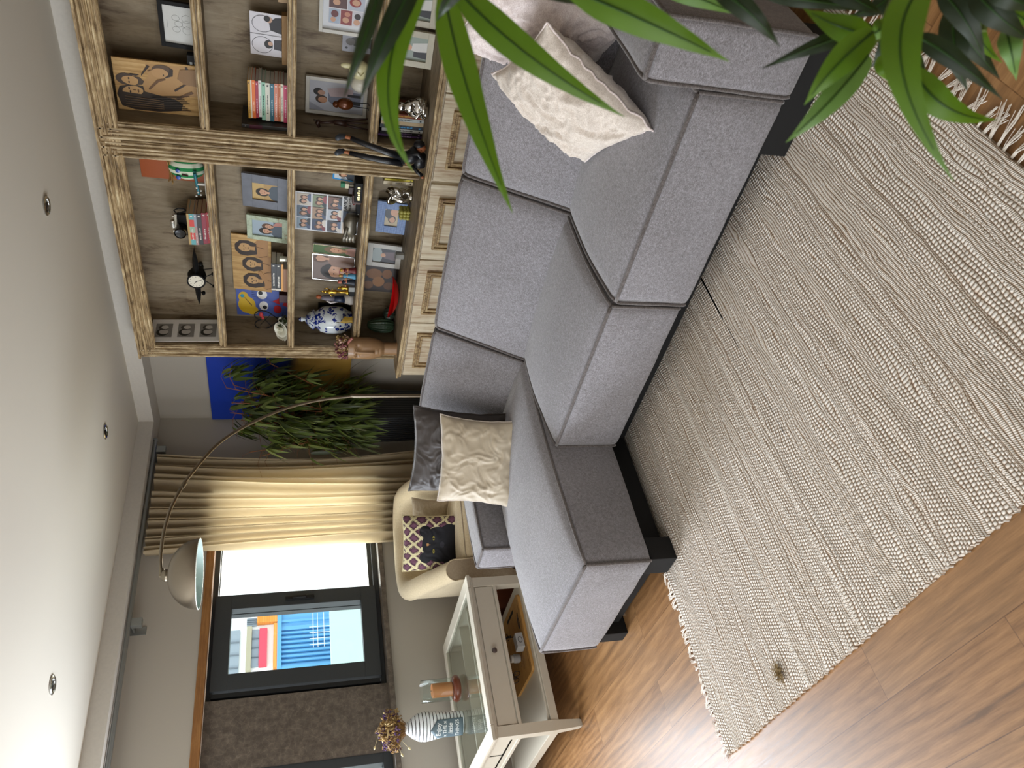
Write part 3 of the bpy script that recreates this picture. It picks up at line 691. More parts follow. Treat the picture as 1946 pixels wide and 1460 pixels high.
G().lathe([(.006, 0), (.006, .010), (.013, .014), (.0155, .02), (.013, .027), (.001, .030)], seg=18, mat=Matrix.Translation((x1 - i + .002, -2.604, .408)) @ Matrix.Rotation(PI / 2, 4, 'Y')).done('knob', col('#6c605a', .35, .8), d, smooth=True, world=True)
for x, y in ((x0 + .04, y0 + .04), (x0 + .04, y1 - .04), (x1 - .042, y0 + .042), (x1 - .042, y1 - .042)):
    g = G(); q = .028
    g.rings([[Vector((x + a * w_, y + b * w_, z)) for a, b in ((-1, -1), (1, -1), (1, 1), (-1, 1))] for w_, z in ((.016, 0), (.019, .012), (q, .16), (q, .462))])
    g.done('leg', M_tbl, tb, world=True)
g = G().box(x0 + .03, x1 - .03, y0 + .03, y1 - .03, .155, .172, .003).box(x0 + .018, x1 - .018, y0 + .018, y0 + .036, .125, .172, .003).box(x1 - .034, x1 - .018, y0 + .03, y1 - .03, .125, .168, .003).box(x0 + .018, x0 + .036, y0 + .03, y1 - .03, .125, .172, .003).box(x0 + .03, x1 - .03, y1 - .036, y1 - .018, .125, .172, .003)
g.box(x1 - .05, x1 - .03, y0 + .03, y1 - .03, .160, .178, .003)
g.done('lower_shelf', M_tbl, tb, world=True)
# ================================================================ pillows
def pillow(name, label, c, X_, Y_, w, h, th, mat, seam, cat='cushion', seed=0, wr=.010, flange=.0, n=56, pinch=.10):
    X_ = Vector(X_).normalized(); Y_ = Vector(Y_).normalized(); Z_ = X_.cross(Y_).normalized(); Y_ = Z_.cross(X_)
    root = bpy.data.objects.new(name, None); C.objects.link(root)
    mm = Matrix((X_, Y_, Z_)).transposed().to_4x4(); mm.translation = Vector(c); root.matrix_world = mm; root.empty_display_size = .05
    root['label'] = label; root['category'] = cat
    def P(u, v, s):
        pu = 1 - pinch * (1 - v * v) ** 1.0 * 0 - pinch * (1 - abs(v) ** 2.2); pv = 1 - pinch * (1 - abs(u) ** 2.2)
        x = u * w / 2 * (1 - pinch * .9 * (1 - v * v) * abs(u) ** 2); y = v * h / 2 * (1 - pinch * .9 * (1 - u * u) * abs(v) ** 2)
        e = max(0, (1 - abs(u) ** 3.0)) * max(0, (1 - abs(v) ** 3.0)); z = th / 2 * e ** .55
        q = Vector((x * 8.5 + seed, y * 8.5, seed * 1.7 + s)); wq = q + Vector((noise.noise(q * 1.3), noise.noise(q * 1.3 + Vector((9, 0, 0))), 0)) * .9
        rid = (1 - abs(noise.noise(wq)) * 2.4); rid2 = (1 - abs(noise.noise(Vector((wq.x * 3.2, wq.y * 1.4, wq.z)) + Vector((5, 2, 1)))) * 2.2); rid3 = (1 - abs(noise.noise(Vector((wq.x * 1.5, wq.y * 3.6, wq.z)) + Vector((1, 8, 3)))) * 2.2)
        er = max(abs(u), abs(v)); edge = min(1, 2.4 * (1 - er) + .12)
        z += wr * (rid * .9 + rid2 * .55 + rid3 * .55 - 1.1) * edge * (1 if e > 0 else 0)
        rip = wr * 1.1 * noise.noise(Vector((x * 26, y * 26, seed))) * er ** 5
        return Vector((x, y, s * z + rip))
    g = G()
    for s in (1, -1): g.grid(lambda a, b: P(a * 2 - 1, b * 2 - 1, s), n, n)
    o = g.done('cover', mat, root, smooth='all', weld=True)
    pts = [P(-1 + 2 * k / 40, -1, 1) for k in range(41)] + [P(1, -1 + 2 * k / 40, 1) for k in range(1, 41)] + [P(1 - 2 * k / 40, 1, 1) for k in range(1, 41)] + [P(-1, 1 - 2 * k / 40, 1) for k in range(1, 41)]
    G().tube(pts, .0035, 6).done('seam', seam, o, smooth='all'); return root
def velvet(name, a, b, sheen):
    t = NT(name); f = t.noise(14, 4, .6, None, .8); t.color(t.mix(f, a, b)).rough(.55).bump(t.noise(240, 2), .1, .001)
    t.p.inputs['Sheen Weight'].default_value = sheen; t.p.inputs['Sheen Roughness'].default_value = .3; return t.mat
M_linen = cloth('washed ivory linen', '#b9aca0', '#d3c8bd', '#e6ddd3', .8, .2, .2)
M_linen2 = cloth('pale rose linen', '#c2b3b0', '#dccfcc', '#eee6e4', .8, .2, .2)
M_vel = velvet('beige velvet', '#a89a84', '#c9bca6', .8); M_velg = velvet('dark taupe velvet', '#2c2624', '#443c38', .8)
pillow('sofa_pillow', 'large pale rose linen pillow wedged behind the ivory one at the sofa arm', (4.055, -1.795, .70), (.78, -.62, .02), (.16, .18, .97), .47, .50, .13, M_linen2, M_linen2, seed=3, wr=.014, n=80)
pillow('sofa_pillow', 'crumpled ivory linen pillow leaning in front at the arm end of the sofa', (3.955, -2.04, .625), (.68, -.72, -.09), (.18, .165, .34), .47, .45, .17, M_linen, M_linen2, seed=8, wr=.0135, n=80)
pillow('sofa_pillow', 'dark taupe velvet pillow behind the beige velvet one on the chaise', (2.03, -1.985, .675), (.45, .23, 0), (-.03, .12, .48), .47, .48, .13, M_velg, M_velg, seed=14, wr=.010, n=80)
pillow('sofa_pillow', 'beige velvet pillow standing in front of the dark taupe one on the chaise', (2.125, -2.115, .61), (.79, .60, 0), (-.09, .14, .35), .44, .40, .13, M_vel, M_linen, seed=21, wr=.009, n=80)
# panther pillow on the armchair
t = NT('purple ikat with panther head'); o_ = t.xyz(); X_, Y_ = o_[0], o_[1]
Xq = t.math('MULTIPLY', t.math('FLOOR', t.math('DIVIDE', X_, .0075)), .0075); Yq = t.math('MULTIPLY', t.math('FLOOR', t.math('DIVIDE', Y_, .0055)), .0055); wob = t.math('MULTIPLY', t.math('SUBTRACT', t.noise(18, 2), .5), .75)
a = t.math('ADD', t.math('ADD', t.math('DIVIDE', Xq, .078), t.math('DIVIDE', Yq, .098)), wob); b = t.math('SUBTRACT', t.math('DIVIDE', Xq, .078), t.math('DIVIDE', Yq, .098))
def tri(s): return t.math('ABSOLUTE', t.math('SUBTRACT', t.math('FRACT', t.math('ADD', s, 20.0)), .5))
mxx = t.math('MAXIMUM', tri(a), tri(b)); jag = t.math('MULTIPLY', t.math('SINE', t.math('MULTIPLY', t.math('ADD', X_, Y_), 500)), .03)
dia = t.math('LESS_THAN', t.math('ADD', mxx, jag), .385); rng = t.math('LESS_THAN', t.math('ADD', mxx, jag), .24)
base = t.mix(dia, '#d9cfa4', t.mix(rng, '#4d2c3c', '#6b4457'))
def ell(cx, cy, rx, ry):
    p = t.math('POWER', t.math('DIVIDE', t.math('SUBTRACT', X_, cx), rx), 2); q = t.math('POWER', t.math('DIVIDE', t.math('SUBTRACT', Y_, cy), ry), 2); return t.math('LESS_THAN', t.math('ADD', p, q), 1)
def union(*e):
    r = e[0]
    for q in e[1:]: r = t.math('MAXIMUM', r, q)
    return r
head = union(ell(0, -.06, .115, .105), ell(-.085, .025, .037, .038), ell(.085, .025, .037, .038), ell(0, -.13, .13, .09))
base = t.mix(head, base, t.mix(t.noise(12, 3), '#08080c', '#1c1c24'))
base = t.mix(union(ell(-.042, -.03, .014, .007), ell(.042, -.03, .014, .007)), base, '#8d8330'); base = t.mix(union(ell(-.040, -.03, .004, .007), ell(.040, -.03, .004, .007)), base, '#101010')
base = t.mix(union(ell(0, -.085, .02, .014)), base, '#2c2c34'); base = t.mix(union(ell(0, .012, .010, .004), ell(0, .004, .008, .003), ell(0, -.006, .003, .003)), base, '#b98a55')
sel = t.math('GREATER_THAN', o_[2], -.02); t.color(t.mix(sel, '#c9bd98', base)).rough(.85); M_pan = t.mat
pillow('patterned_pillow', 'purple and cream ikat pillow with a black panther head, sitting in the cream armchair', (.668, -1.672, .605), (.66, .75, 0), (-.22, .18, .95), .37, .365, .12, M_pan, col('#c9bd98', .9), cat='cushion', seed=5, wr=.004, pinch=.06)
pillow('small_cushion', 'plain light beige cushion tucked behind the patterned pillow in the armchair', (.62, -1.44, .575), (.8, .6, 0), (-.2, .25, .9), .26, .25, .08, M_chair_p, M_chair_p, cat='cushion', seed=6, wr=.005)

# ================================================================ pictures and frames
SK, HR, HB, WH = '#c99a7c', '#241a14', '#5b3d28', '#e9e7e3'
def art(g, w, h, cx, cz, y, shapes, mats):
    """flat printed shapes: layers pushed forward by a fraction of a millimetre each"""
    def mi(c):
        for k, (a, m) in enumerate(mats):
            if a == c: return k
        mats.append((c, col(c, .45, 0, .05))); return len(mats) - 1
    lay = 0
    for s in shapes:
        k = s[0]; c = s[-1]; lay += 1; yy = y - .00012 * lay
        if k == 'r':
            q = [(s[1], s[2]), (s[3], s[2]), (s[3], s[4]), (s[1], s[4])]
        elif k == 'e':
            rot = s[5] if len(s) > 6 else 0; q = []
            for j in range(18):
                a = 2 * PI * j / 18; ex, ey = s[3] * math.cos(a), s[4] * math.sin(a)
                q.append((s[1] + ex * math.cos(rot) - ey * math.sin(rot), s[2] + ex * math.sin(rot) + ey * math.cos(rot)))
        else: q = s[1]
        q = [(min(1, max(0, a)), min(1, max(0, b))) for a, b in q]
        g.mi = mi(c); g.face([(cx + (a - .5) * w, yy, cz + (b - .5) * h) for a, b in q])
def person(x, y, s, hair=HR, shirt='#3b4a66', skin=SK, asp=1.0):
    """head and shoulders: x,y = face centre, s = head half-height"""
    ax = s / asp
    return [('p', [(x - ax * 2.0, 0), (x - ax * 1.8, y - s * 2.0), (x - ax * .7, y - s * 1.3), (x + ax * .7, y - s * 1.3), (x + ax * 1.8, y - s * 2.0), (x + ax * 2.0, 0)], shirt),
            ('e', x, y - s * .1, ax * 1.05, s * 1.35, hair), ('r', x - ax * .28, y - s * 1.5, x + ax * .28, y - s * .8, skin), ('e', x, y - s * .1, ax * .72, s * .95, skin),
            ('p', [(x - ax * .8, y + s * .2), (x - ax * .5, y + s * .95), (x + ax * .5, y + s * .95), (x + ax * .85, y + s * .2), (x, y + s * .55)], hair),
            ('e', x - ax * .28, y + s * .02, ax * .10, s * .06, '#2a1c16'), ('e', x + ax * .28, y + s * .02, ax * .10, s * .06, '#2a1c16'), ('e', x, y - s * .5, ax * .24, s * .07, '#9a4a42')]
def place(root, tilt): root.rotation_euler = (-tilt, 0, root.rotation_euler[2])
def picture(name, label, x0, x1, z0, h, y, tilt, yaw=0, border=.015, depth=.014, fm=None, mat_w=0, mat_c='#efece4', shapes=(), bg='#8d8d8d', cat='picture frame', group=None, easel=True):
    w = (x1 - x0) / max(.3, math.cos(yaw)); r = thing(name, label, cat, ((x0 + x1) / 2, y, z0), yaw, group); place(r, tilt)
    if fm is not None:
        g = G(); b = border
        for (a, c_, d, e) in ((-w / 2, w / 2, 0, b), (-w / 2, w / 2, h - b, h)): g.box(a, c_, -depth / 2, depth / 2, d, e, .0015)
        g.box(-w / 2, -w / 2 + b, -depth / 2, depth / 2, b, h - b, .0015).box(w / 2 - b, w / 2, -depth / 2, depth / 2, b, h - b, .0015)
        g.box(-w / 2 + .003, w / 2 - .003, depth / 2 - .004, depth / 2 - .001, .003, h - .003)
        g.done('frame', fm, r)
    else: border = 0
    mats = []; g = G(); iw, ih = w - 2 * border, h - 2 * border
    g.mi = 0; mats.append(('#base', col(mat_c if mat_w else bg, .45, 0, .05)))
    if fm is None: g.box(-w / 2, w / 2, -.004 if not depth else -depth / 2, depth / 2 - .001, 0, h)
    yy = -depth / 2 - .0002 if fm is None else 0
    if fm is not None: g.face([(-iw / 2, yy, border), (iw / 2, yy, border), (iw / 2, yy, h - border), (-iw / 2, yy, h - border)])
    pw, ph = iw - 2 * mat_w, ih - 2 * mat_w
    sh = ([('r', 0, 0, 1, 1, bg)] if mat_w else []) + list(shapes)
    art(g, pw, ph, 0, h / 2, yy, sh, mats)
    g.done('picture', [m for _, m in mats], r)
    if fm is not None and easel: G().box(-.012, .012, depth / 2, depth / 2 + .003, h * .2, h * .72).done('easel_back', M_black, r)
    return r
M_pine = driftwood('pine board', 'z', [(.36, '#a37c46'), (.5, '#c49d62'), (.62, '#d9b77e')], 1.5, .05)
def woodpic(name, label, x0, x1, z0, h, y, tilt, shapes, yaw=0, depth=.012):
    w = (x1 - x0) / math.cos(yaw); r = thing(name, label, 'wood picture', ((x0 + x1) / 2, y, z0), yaw); place(r, tilt)
    mats = [('#b', M_pine)]; g = G().box(-w / 2, w / 2, -depth / 2, depth / 2, 0, h, .001); art(g, w, h, 0, h / 2, -depth / 2 - .0002, shapes, mats); g.done('board', [m for _, m in mats], r); return r
Z1, Z2, Z3, Z4 = 1.9465, 1.5095, 1.0785, .7775
# --- left bookcase, top shelf
BW = '#b9b6b0'; DK = '#2b2927'
def bwshot(y0, y1): return [('r', .18, y0, .80, y1, '#8f8c88'), ('e', .40, (y0 + y1) / 2 + .02, .16, (y1 - y0) * .36, DK), ('e', .42, (y0 + y1) / 2, .11, (y1 - y0) * .28, '#c9c4be'), ('e', .62, (y0 + y1) / 2 + .01, .12, (y1 - y0) * .30, '#4b4845'), ('e', .63, (y0 + y1) / 2 - .01, .09, (y1 - y0) * .22, '#d6d2cc')]
ps = picture('photo_print', 'tall white print of three monochrome photos, on the left bookcase top shelf', -.105, .105, Z1, .43, -.27, 0, depth=.006, bg='#f6f4f0', shapes=bwshot(.70, .94) + bwshot(.38, .62) + bwshot(.06, .30), easel=False, cat='photo print')
ps.location = (1.222, -.268, Z1); ps.rotation_euler = (-.03, 0, PI / 2)
ck = thing('aeroplane_clock', 'black table clock shaped like a propeller aeroplane with a cream dial', 'clock', (1.655, -.24, Z1))
g = G(); g.tube([(0, .055, .115), (0, .02, .118), (0, -.03, .118)], lambda t: .045 + .012 * math.sin(PI * t), 24)
g.tube([(0, .05, .115), (-.02, .14, .10)], .035, 14, r2=.012); g.done('fuselage', M_black, ck, smooth=True)
g = G()
for s in (-1, 1):
    g.rings([[Vector((s * x, yy + dy, z)) for yy, z in ((-.03, .118), (.0, .118 + q), (.035, .118), (.0, .118 - q))] for x, dy, q in ((.04, 0, .020), (.14, .0, .016), (.185, .0, .010), (.215, .01, .002))])
    g.tube([(s * .12, 0, .12), (s * .12, -.005, .085)], .004, 6).ball((s * .12, -.01, .085), .012, (1, 1.6, 1), 10)
g.done('wing', M_black, ck)
d_ = G().lathe([(.0, -.004), (.050, -.004), (.056, 0), (.056, .010), (.050, .012), (.047, .006), (.001, .006)], seg=36, mat=Matrix.Translation((0, -.034, .118)) @ Matrix.Rotation(PI / 2, 4, 'X')).done('bezel', M_black, ck, smooth=True)
mats = [('#f', col('#e2dcc9', .5))]; g = G(); g.face([(.046 * math.cos(2 * PI * k / 36), -.0415, .118 + .046 * math.sin(2 * PI * k / 36)) for k in range(36)])
sh = []
for k in range(12):
    a = 2 * PI * k / 12; sh.append(('e', .5 + .40 * math.cos(a), .5 + .40 * math.sin(a), .045 if k % 3 else .05, .016, a, '#2b2a28'))
sh += [('p', [(.49, .5), (.30, .63), (.32, .65), (.52, .52)], '#1a1a1a'), ('p', [(.49, .5), (.62, .14), (.65, .15), (.52, .51)], '#1a1a1a'), ('e', .5, .5, .04, .04, '#1a1a1a')]
art(g, .092, .092, 0, .118, -.0416, sh, mats); g.done('dial', [m for _, m in mats], d_)
g = G()
for s in (-1, 1): g.tube([(s * .015, -.01, .07), (s * .05, -.02, .018)], .003, 6).tube([(s * .05 - .004, -.02, .014), (s * .05 + .004, -.02, .014)], .013, 14)
g.tube([(0, .08, .09), (0, .10, .012)], .003, 6).ball((0, .10, .010), .009, seg=10); g.done('landing_gear', M_black, ck, smooth=True)
M_page = col('#bda584', .85, 0, .2, .3, 200); M_page2 = col('#cfcabd', .85, 0, .15, .3, 200)
def book_flat(label, x0, x1, y0, y1, z0, th, c, group, marks=True, page=None, stripes=None, yaw=0, dark='#f0ece2'):
    """book lying flat, spine to the room"""
    r = thing('book', label, 'book', ((x0 + x1) / 2, (y0 + y1) / 2, z0), yaw, group); w, d = (x1 - x0) / 2, (y1 - y0) / 2
    mats = [('#c', col(c, .45, 0, .05))]; g = G(); g.box(-w, w, -d, -d + .003, 0, th, .001).box(-w, w, -d + .002, d, 0, .002).box(-w, w, -d + .002, d, th - .002, th)
    sh = []
    if stripes: sh += [('r', a, 0, b, 1, cc) for a, b, cc in stripes]
    if marks:
        rr = random.Random(label); n = rr.randint(8, 13); a = rr.uniform(.08, .2); ln = rr.uniform(.035, .05)
        for q in range(n): sh.append(('r', a + q * ln, .36, a + q * ln + ln * .62, .36 + rr.choice((.22, .26, .32)), dark))
        sh.append(('e', .93, .5, .022, .22, dark))
    if sh: art(g, 2 * w, th, 0, th / 2, -d - .0003, sh, mats)
    g.done('cover', [m for _, m in mats], r); G().box(-w + .003, w - .003, -d + .003, d - .003, .002, th - .002).done('pages', page or M_page, r); return r
z = Z1; gp = 'stack of books under the camera'
for lb, th, c, st, a0 in (('bright red book at the very bottom of the stack under the camera', .024, '#b3262b', None, 1.975), ('crimson book with pale lettering, second from the bottom under the camera', .026, '#8f1f33', None, 1.97),
        ('charcoal book in the middle of the stack under the camera', .027, '#2c2a2c', None, 1.962), ('thin pale pink and grey book in the stack under the camera', .015, '#b08a86', [(.6, 1, '#8f97a3')], 1.958),
        ('turquoise and red banded book in the stack under the camera', .027, '#5fa6ab', [(.18, .40, '#cf3f34'), (.40, .60, '#9ab59c'), (.60, .82, '#cf3f34')], 1.958), ('thin tan book on top of the stack, right under the camera', .013, '#b89a62', None, 1.958)):
    book_flat(lb, a0, a0 + .222, -.30, -.145, z, th, c, gp, marks=c not in ('#b89a62',), stripes=st, dark='#dcd6cc'); z += th
cm = thing('film_camera', 'black and silver film camera resting on the stack of books on the top shelf', 'camera', (2.06, -.235, z), .15)
G().box(-.068, .068, -.018, .018, 0, .062, .006).done('body', M_black, cm); G().box(-.066, .066, -.017, .017, .058, .078, .004).box(-.024, .024, -.022, .016, .076, .10, .010).done('top_plate', col('#b9b5ab', .3, .9), cm)
g = G().lathe([(.030, 0), (.031, .03), (.028, .034), (.033, .038), (.033, .085), (.029, .09), (.027, .082), (.001, .078)], seg=28, mat=Matrix.Translation((-.012, -.018, .038)) @ Matrix.Rotation(PI / 2, 4, 'X')); g.done('lens', col('#0d0d0f', .25), cm, smooth=True)
G().lathe([(.010, 0), (.010, .010), (.001, .011)], (-.048, 0, .078), 16).lathe([(.008, 0), (.008, .008), (.001, .009)], (.046, 0, .078), 16).done('dial', col('#d0ccc2', .3, .9), cm, smooth=True)
G().tube([(.066, 0, .062), (.088, -.005, .075), (.105, -.01, .05), (.104, -.01, .02), (.09, 0, .004), (.068, 0, .05)], .004, 8).done('strap', M_black, cm, smooth=True)
pn = picture('orange_panel', 'plain orange painted panel leaning behind the striped doll on the top shelf', 2.29, 2.56, Z1, .375, -.128, .05, depth=.010, bg='#a5501c', shapes=[('e', .25, .35, .10, .07, '#a5281c')], easel=False, cat='panel')
dl = thing('stuffed_doll', 'green and white striped stuffed doll head with blue button eyes and straw hair', 'doll', (2.425, -.20, Z1 + .03))
t = NT('green and white stripes'); sx = t.math('SINE', t.math('MULTIPLY', t.xyz()[0], 2 * PI / .045)); t.color(t.mix(t.math('GREATER_THAN', sx, 0), '#d6dcc6', '#23854a')).rough(.85).bump(t.noise(120), .2, .001)
G().ball((0, 0, .085), .072, (1, .62, 1.35), 26).done('head', t.mat, dl, smooth='all')
for x in (-.022, .022): G().lathe([(.001, .006), (.011, .004), (.013, 0), (.012, -.004)], seg=16, mat=Matrix.Translation((x - .018, -.044, .128)) @ Matrix.Rotation(PI / 2, 4, 'X')).done('button_eye', col('#2b54a8', .3), dl, smooth=True)
G().tube([(-.018, -.046, .108), (-.02, -.052, .075)], .005, 8).done('nose', col('#3d1f1a', .6), dl); G().box(-.04, .012, -.050, -.040, .030, .048, .003).done('patch_mouth', col('#2f8b80', .7), dl)
g = G()
for k in range(46):
    a = random.uniform(0, 2 * PI); s = random.choice((-1, 1)); g.tube([(random.uniform(-.01, .01), 0, .178), (s * random.uniform(.03, .05), random.uniform(-.03, .02), .172 + random.uniform(-.01, .012)), (s * random.uniform(.06, .095), random.uniform(-.05, .02), random.uniform(.150, .185))], .0016, 4)
g.done('straw_hair', col('#b08a50', .9, 0, .25), dl)
g = G(); g.box(-.055, .055, -.028, .028, -.030, -.010, .004); g.done('base', col('#2f7f8c', .6), dl)
ft = thing('teal_toy_figure', 'small teal and white toy figure with button arms in front of the striped doll', 'toy', (2.36, -.29, Z1))
G().tube([(-.045, 0, .052), (.09, 0, .064)], .008, 10).done('bar', col('#1f6f7c', .4), ft, smooth=True)
g = G().tube([(.02, 0, 0), (.022, 0, .055)], .007, 8); 
for x, z_ in ((-.03, .045), (-.018, .028), (-.045, .03), (.0, .05), (-.055, .055)): g.ball((x, -.006, z_ + .01), .006, seg=8)
g.tube([(-.05, 0, .008), (.09, 0, .008)], .008, 8); g.done('beads', col('#e6e2da', .5), ft, smooth=True)
# --- left bookcase, second shelf
M_slate = col('#6d7078', .5, .2, .35, .3, 22)
picture('framed_photo', 'grey and blue floral frame holding a portrait, right of the mint green frame', 2.17, 2.405, Z2, .262, -.20, .14, yaw=-.05, border=.058, depth=.020, fm=M_slate, shapes=[('r', 0, .55, 1, 1, '#c3a468')] + person(.45, .62, .2, HR, '#4a5560', asp=.85), bg='#b3925c')
t = NT('mint chipped paint'); f = t.noise(26, 5, .7); t.color(t.ramp(f, [(.35, '#8a7350'), (.45, '#a9b59c'), (.6, '#bccab2')])).rough(.6)
picture('framed_photo', 'pale mint green distressed photo frame with a couple, left of the floral frame', 1.925, 2.105, Z2, .245, -.19, .15, border=.032, depth=.022, fm=t.mat, bg='#9fb0bd', shapes=[('r', 0, .0, 1, .3, '#51606e')] + person(.62, .50, .15, HB, '#b57c70', asp=.8) + person(.32, .58, .16, HR, '#4a5560', asp=.8))
z = Z2; gp = 'stack of books under the wood picture'
for lb, th, c, x0_, x1_, mk in (('tan hardback at the bottom of the stack under the wood picture of three women', .026, '#8f6038', 1.612, 1.80, False), ('thin cream and orange book above the tan one on the second shelf', .014, '#d79a4a', 1.615, 1.835, False), ('lower of the two black volumes under the wood picture', .030, '#18181a', 1.612, 1.838, True), ('upper black volume directly under the wood picture', .030, '#1c1c1f', 1.615, 1.84, True)):
    book_flat(lb, x0_, x1_, -.30, -.175, z, th, c, gp, marks=mk, page=M_page2, stripes=[(.035, .09, '#cfcac0')] if mk else None); z += th
EN = '#6b4a2a'; EN2 = '#33241a'; EL = '#a87c4c'
def engr(x, y, s, asp=1, tilt=0):
    a = s / asp
    return [('p', [(x - a * 1.7, max(0, y - s * 3.4)), (x - a * 1.5, y - s * 1.8), (x - a * .6, y - s * 1.1), (x + a * .6, y - s * 1.1), (x + a * 1.5, y - s * 1.8), (x + a * 1.7, max(0, y - s * 3.4))], EL), ('p', [(x - a * 1.35, y - s * .4), (x - a * 1.25, y + s * .6), (x - a * .5, y + s * 1.3), (x + a * .5, y + s * 1.3), (x + a * 1.2, y + s * .6), (x + a * 1.3, y - s * .6), (x + a * .9, y - s * 1.7), (x - a * .9, y - s * 1.8)], EN2), ('e', x + a * .08, y - s * .05, a * .72, s * .9, '#c29a66'), ('p', [(x - a * .75, y + s * .3), (x - a * .3, y + s * .95), (x + a * .8, y + s * .4), (x + a * .3, y + s * 1.1), (x - a * .6, y + s * 1.05)], EN2), ('r', x - a * .3, y - s * 1.5, x + a * .35, y - s * .8, '#b88e5a'),
            ('e', x - a * .28, y + s * .05, a * .16, s * .07, EN2), ('e', x + a * .32, y + s * .05, a * .16, s * .07, EN2), ('e', x, y - s * .2, a * .07, s * .12, EN), ('e', x, y - s * .55, a * .25, s * .07, EN),
            ('p', [(x - a * 1.5, y - s * 2.0), (x - a * 1.42, y - s * 2.0), (x - a * 1.0, y - s * 3.2), (x - a * 1.1, y - s * 3.2)], EN), ('p', [(x + a * .4, y - s * 1.3), (x + a * .5, y - s * 1.3), (x + a * .2, y - s * 2.8), (x + a * .1, y - s * 2.8)], EN)]
woodpic('wood_burned_picture', 'wood-burned picture of three women embracing, standing on the black books of the second shelf', 1.49, 1.925, z + .001, .245, -.155, .13, engr(.78, .68, .18, 1.75) + engr(.50, .52, .17, 1.75) + engr(.20, .50, .18, 1.75) + [('p', [(.08, .1), (.18, .05), (.40, .28), (.36, .36)], EL)], yaw=.04)
gl_ = thing('shot_glass', 'tiny clear shot glass beside the stack under the wood picture', 'glass', (1.882, -.30, Z2)); G().lathe([(.001, .002), (.016, .002), (.020, .048), (.018, .048), (.0145, .006), (.001, .006)], seg=20).done('glass', col('#c8c8b8', .08, .3), gl_, smooth=True)
picture('face_painting', 'blue canvas with a yellow shape, two cartoon eyes and red patches', 1.235, 1.55, Z2, .335, -.125, .05, depth=.014, bg='#4c5fa6', easel=False, cat='painting',
        shapes=[('e', .30, .80, .24, .17, '#caa51e'), ('e', .52, .86, .15, .10, '#caa51e'), ('e', .15, .70, .13, .12, '#caa51e'), ('e', .55, .88, .05, .04, '#2c93a8'), ('p', [(.5, .84), (.52, .84), (.30, .70), (.28, .71)], '#4a3018'), ('e', .62, .50, .13, .10, WH), ('e', .30, .47, .13, .09, WH), ('e', .66, .53, .055, .045, '#111111'), ('e', .26, .45, .055, .045, '#111111'), ('p', [(.44, .30), (.58, .12), (.36, .16)], '#b5222a'), ('e', .22, .2, .12, .08, '#b5222a'), ('p', [(.35, .10), (.60, .02), (.30, 0)], '#b5222a')] + [('r', .55 + k * .05, .62, .562 + k * .05, .70, '#1b2340') for k in range(4)])
tag(G().box(1.462, 1.528, -.24, -.19, Z2, Z2 + .055, .002).done('red_box', col('#3c0f12', .5)), 'tiny dark red box in front of the blue face painting', 'box')
bq = thing('white_flowers', 'small bunch of white roses lying at the painting end of the second shelf', 'flowers', (1.29, -.30, Z2))
def rose(g, c, r, seed=0):
    rr = random.Random(seed); up = Vector((.25, -.75, .6)).normalized(); e1 = up.orthogonal().normalized(); e2 = up.cross(e1)
    g.ball(c, r * .42, seg=12)
    for L in range(5):
        n = 4 + L; ro = r * (.30 + .17 * L); tilt = .15 + .30 * L
        for k in range(n):
            a0 = 2 * PI * (k + .5 * (L % 2)) / n + rr.uniform(-.2, .2)
            def pf(u, v, a0=a0, ro=ro, tilt=tilt, n=n, L=L):
                a = a0 + (u - .5) * 2 * PI / n * 1.35; h_ = r * (-.35 + v * (1.15 - .16 * L)); rad = ro * (.35 + .65 * v ** .7) + tilt * r * v * v * .35 - .10 * r * abs(u - .5) * v
                return Vector(c) + (e1 * math.cos(a) + e2 * math.sin(a)) * rad + up * h_
            g.grid(pf, 5, 4)
M_petal = col('#f1efe0', .7, 0, .03)
for k, (x, y, z_, r) in enumerate(((.0, -.02, .042, .038), (-.055, -.015, .036, .032), (.05, .005, .030, .026))):
    g = G(); rose(g, (x, y, z_), r, k); g.done('rose', M_petal, bq, smooth='all')
g = G()
for k in range(16):
    a = random.uniform(0, 2 * PI); leaf(g, (.06 + random.uniform(-.03, .05), random.uniform(-.02, .02), .03), (math.cos(a), -.3, math.sin(a) * .7), .05, .022, .1)
g.done('leaves', ML[1], bq, smooth='all')
hw = thing('wire_heart', 'dark wire heart ornament with a red ribbon behind the white roses', 'ornament', (1.285, -.22, Z2 + .052))
pts = [(.085 * math.sin(a) ** 3, 0, .09 + .0062 * (13 * math.cos(a) - 5 * math.cos(2 * a) - 2 * math.cos(3 * a) - math.cos(4 * a))) for a in [2 * PI * k / 40 for k in range(41)]]
G().tube(pts, .004, 6).tube([(0, .0, -.05), (0, 0, .0)], .004, 6).tube([(-.05, 0, .06), (.05, 0, .13)], .002, 5).tube([(.05, 0, .06), (-.05, 0, .13)], .002, 5).done('wire', M_black, hw, smooth=True)
G().ball((.06, -.012, .12), .014, (1.6, .6, 1)).ball((.03, -.012, .11), .010, (1.6, .6, 1)).done('ribbon', col('#a8282a', .6), hw, smooth=True)
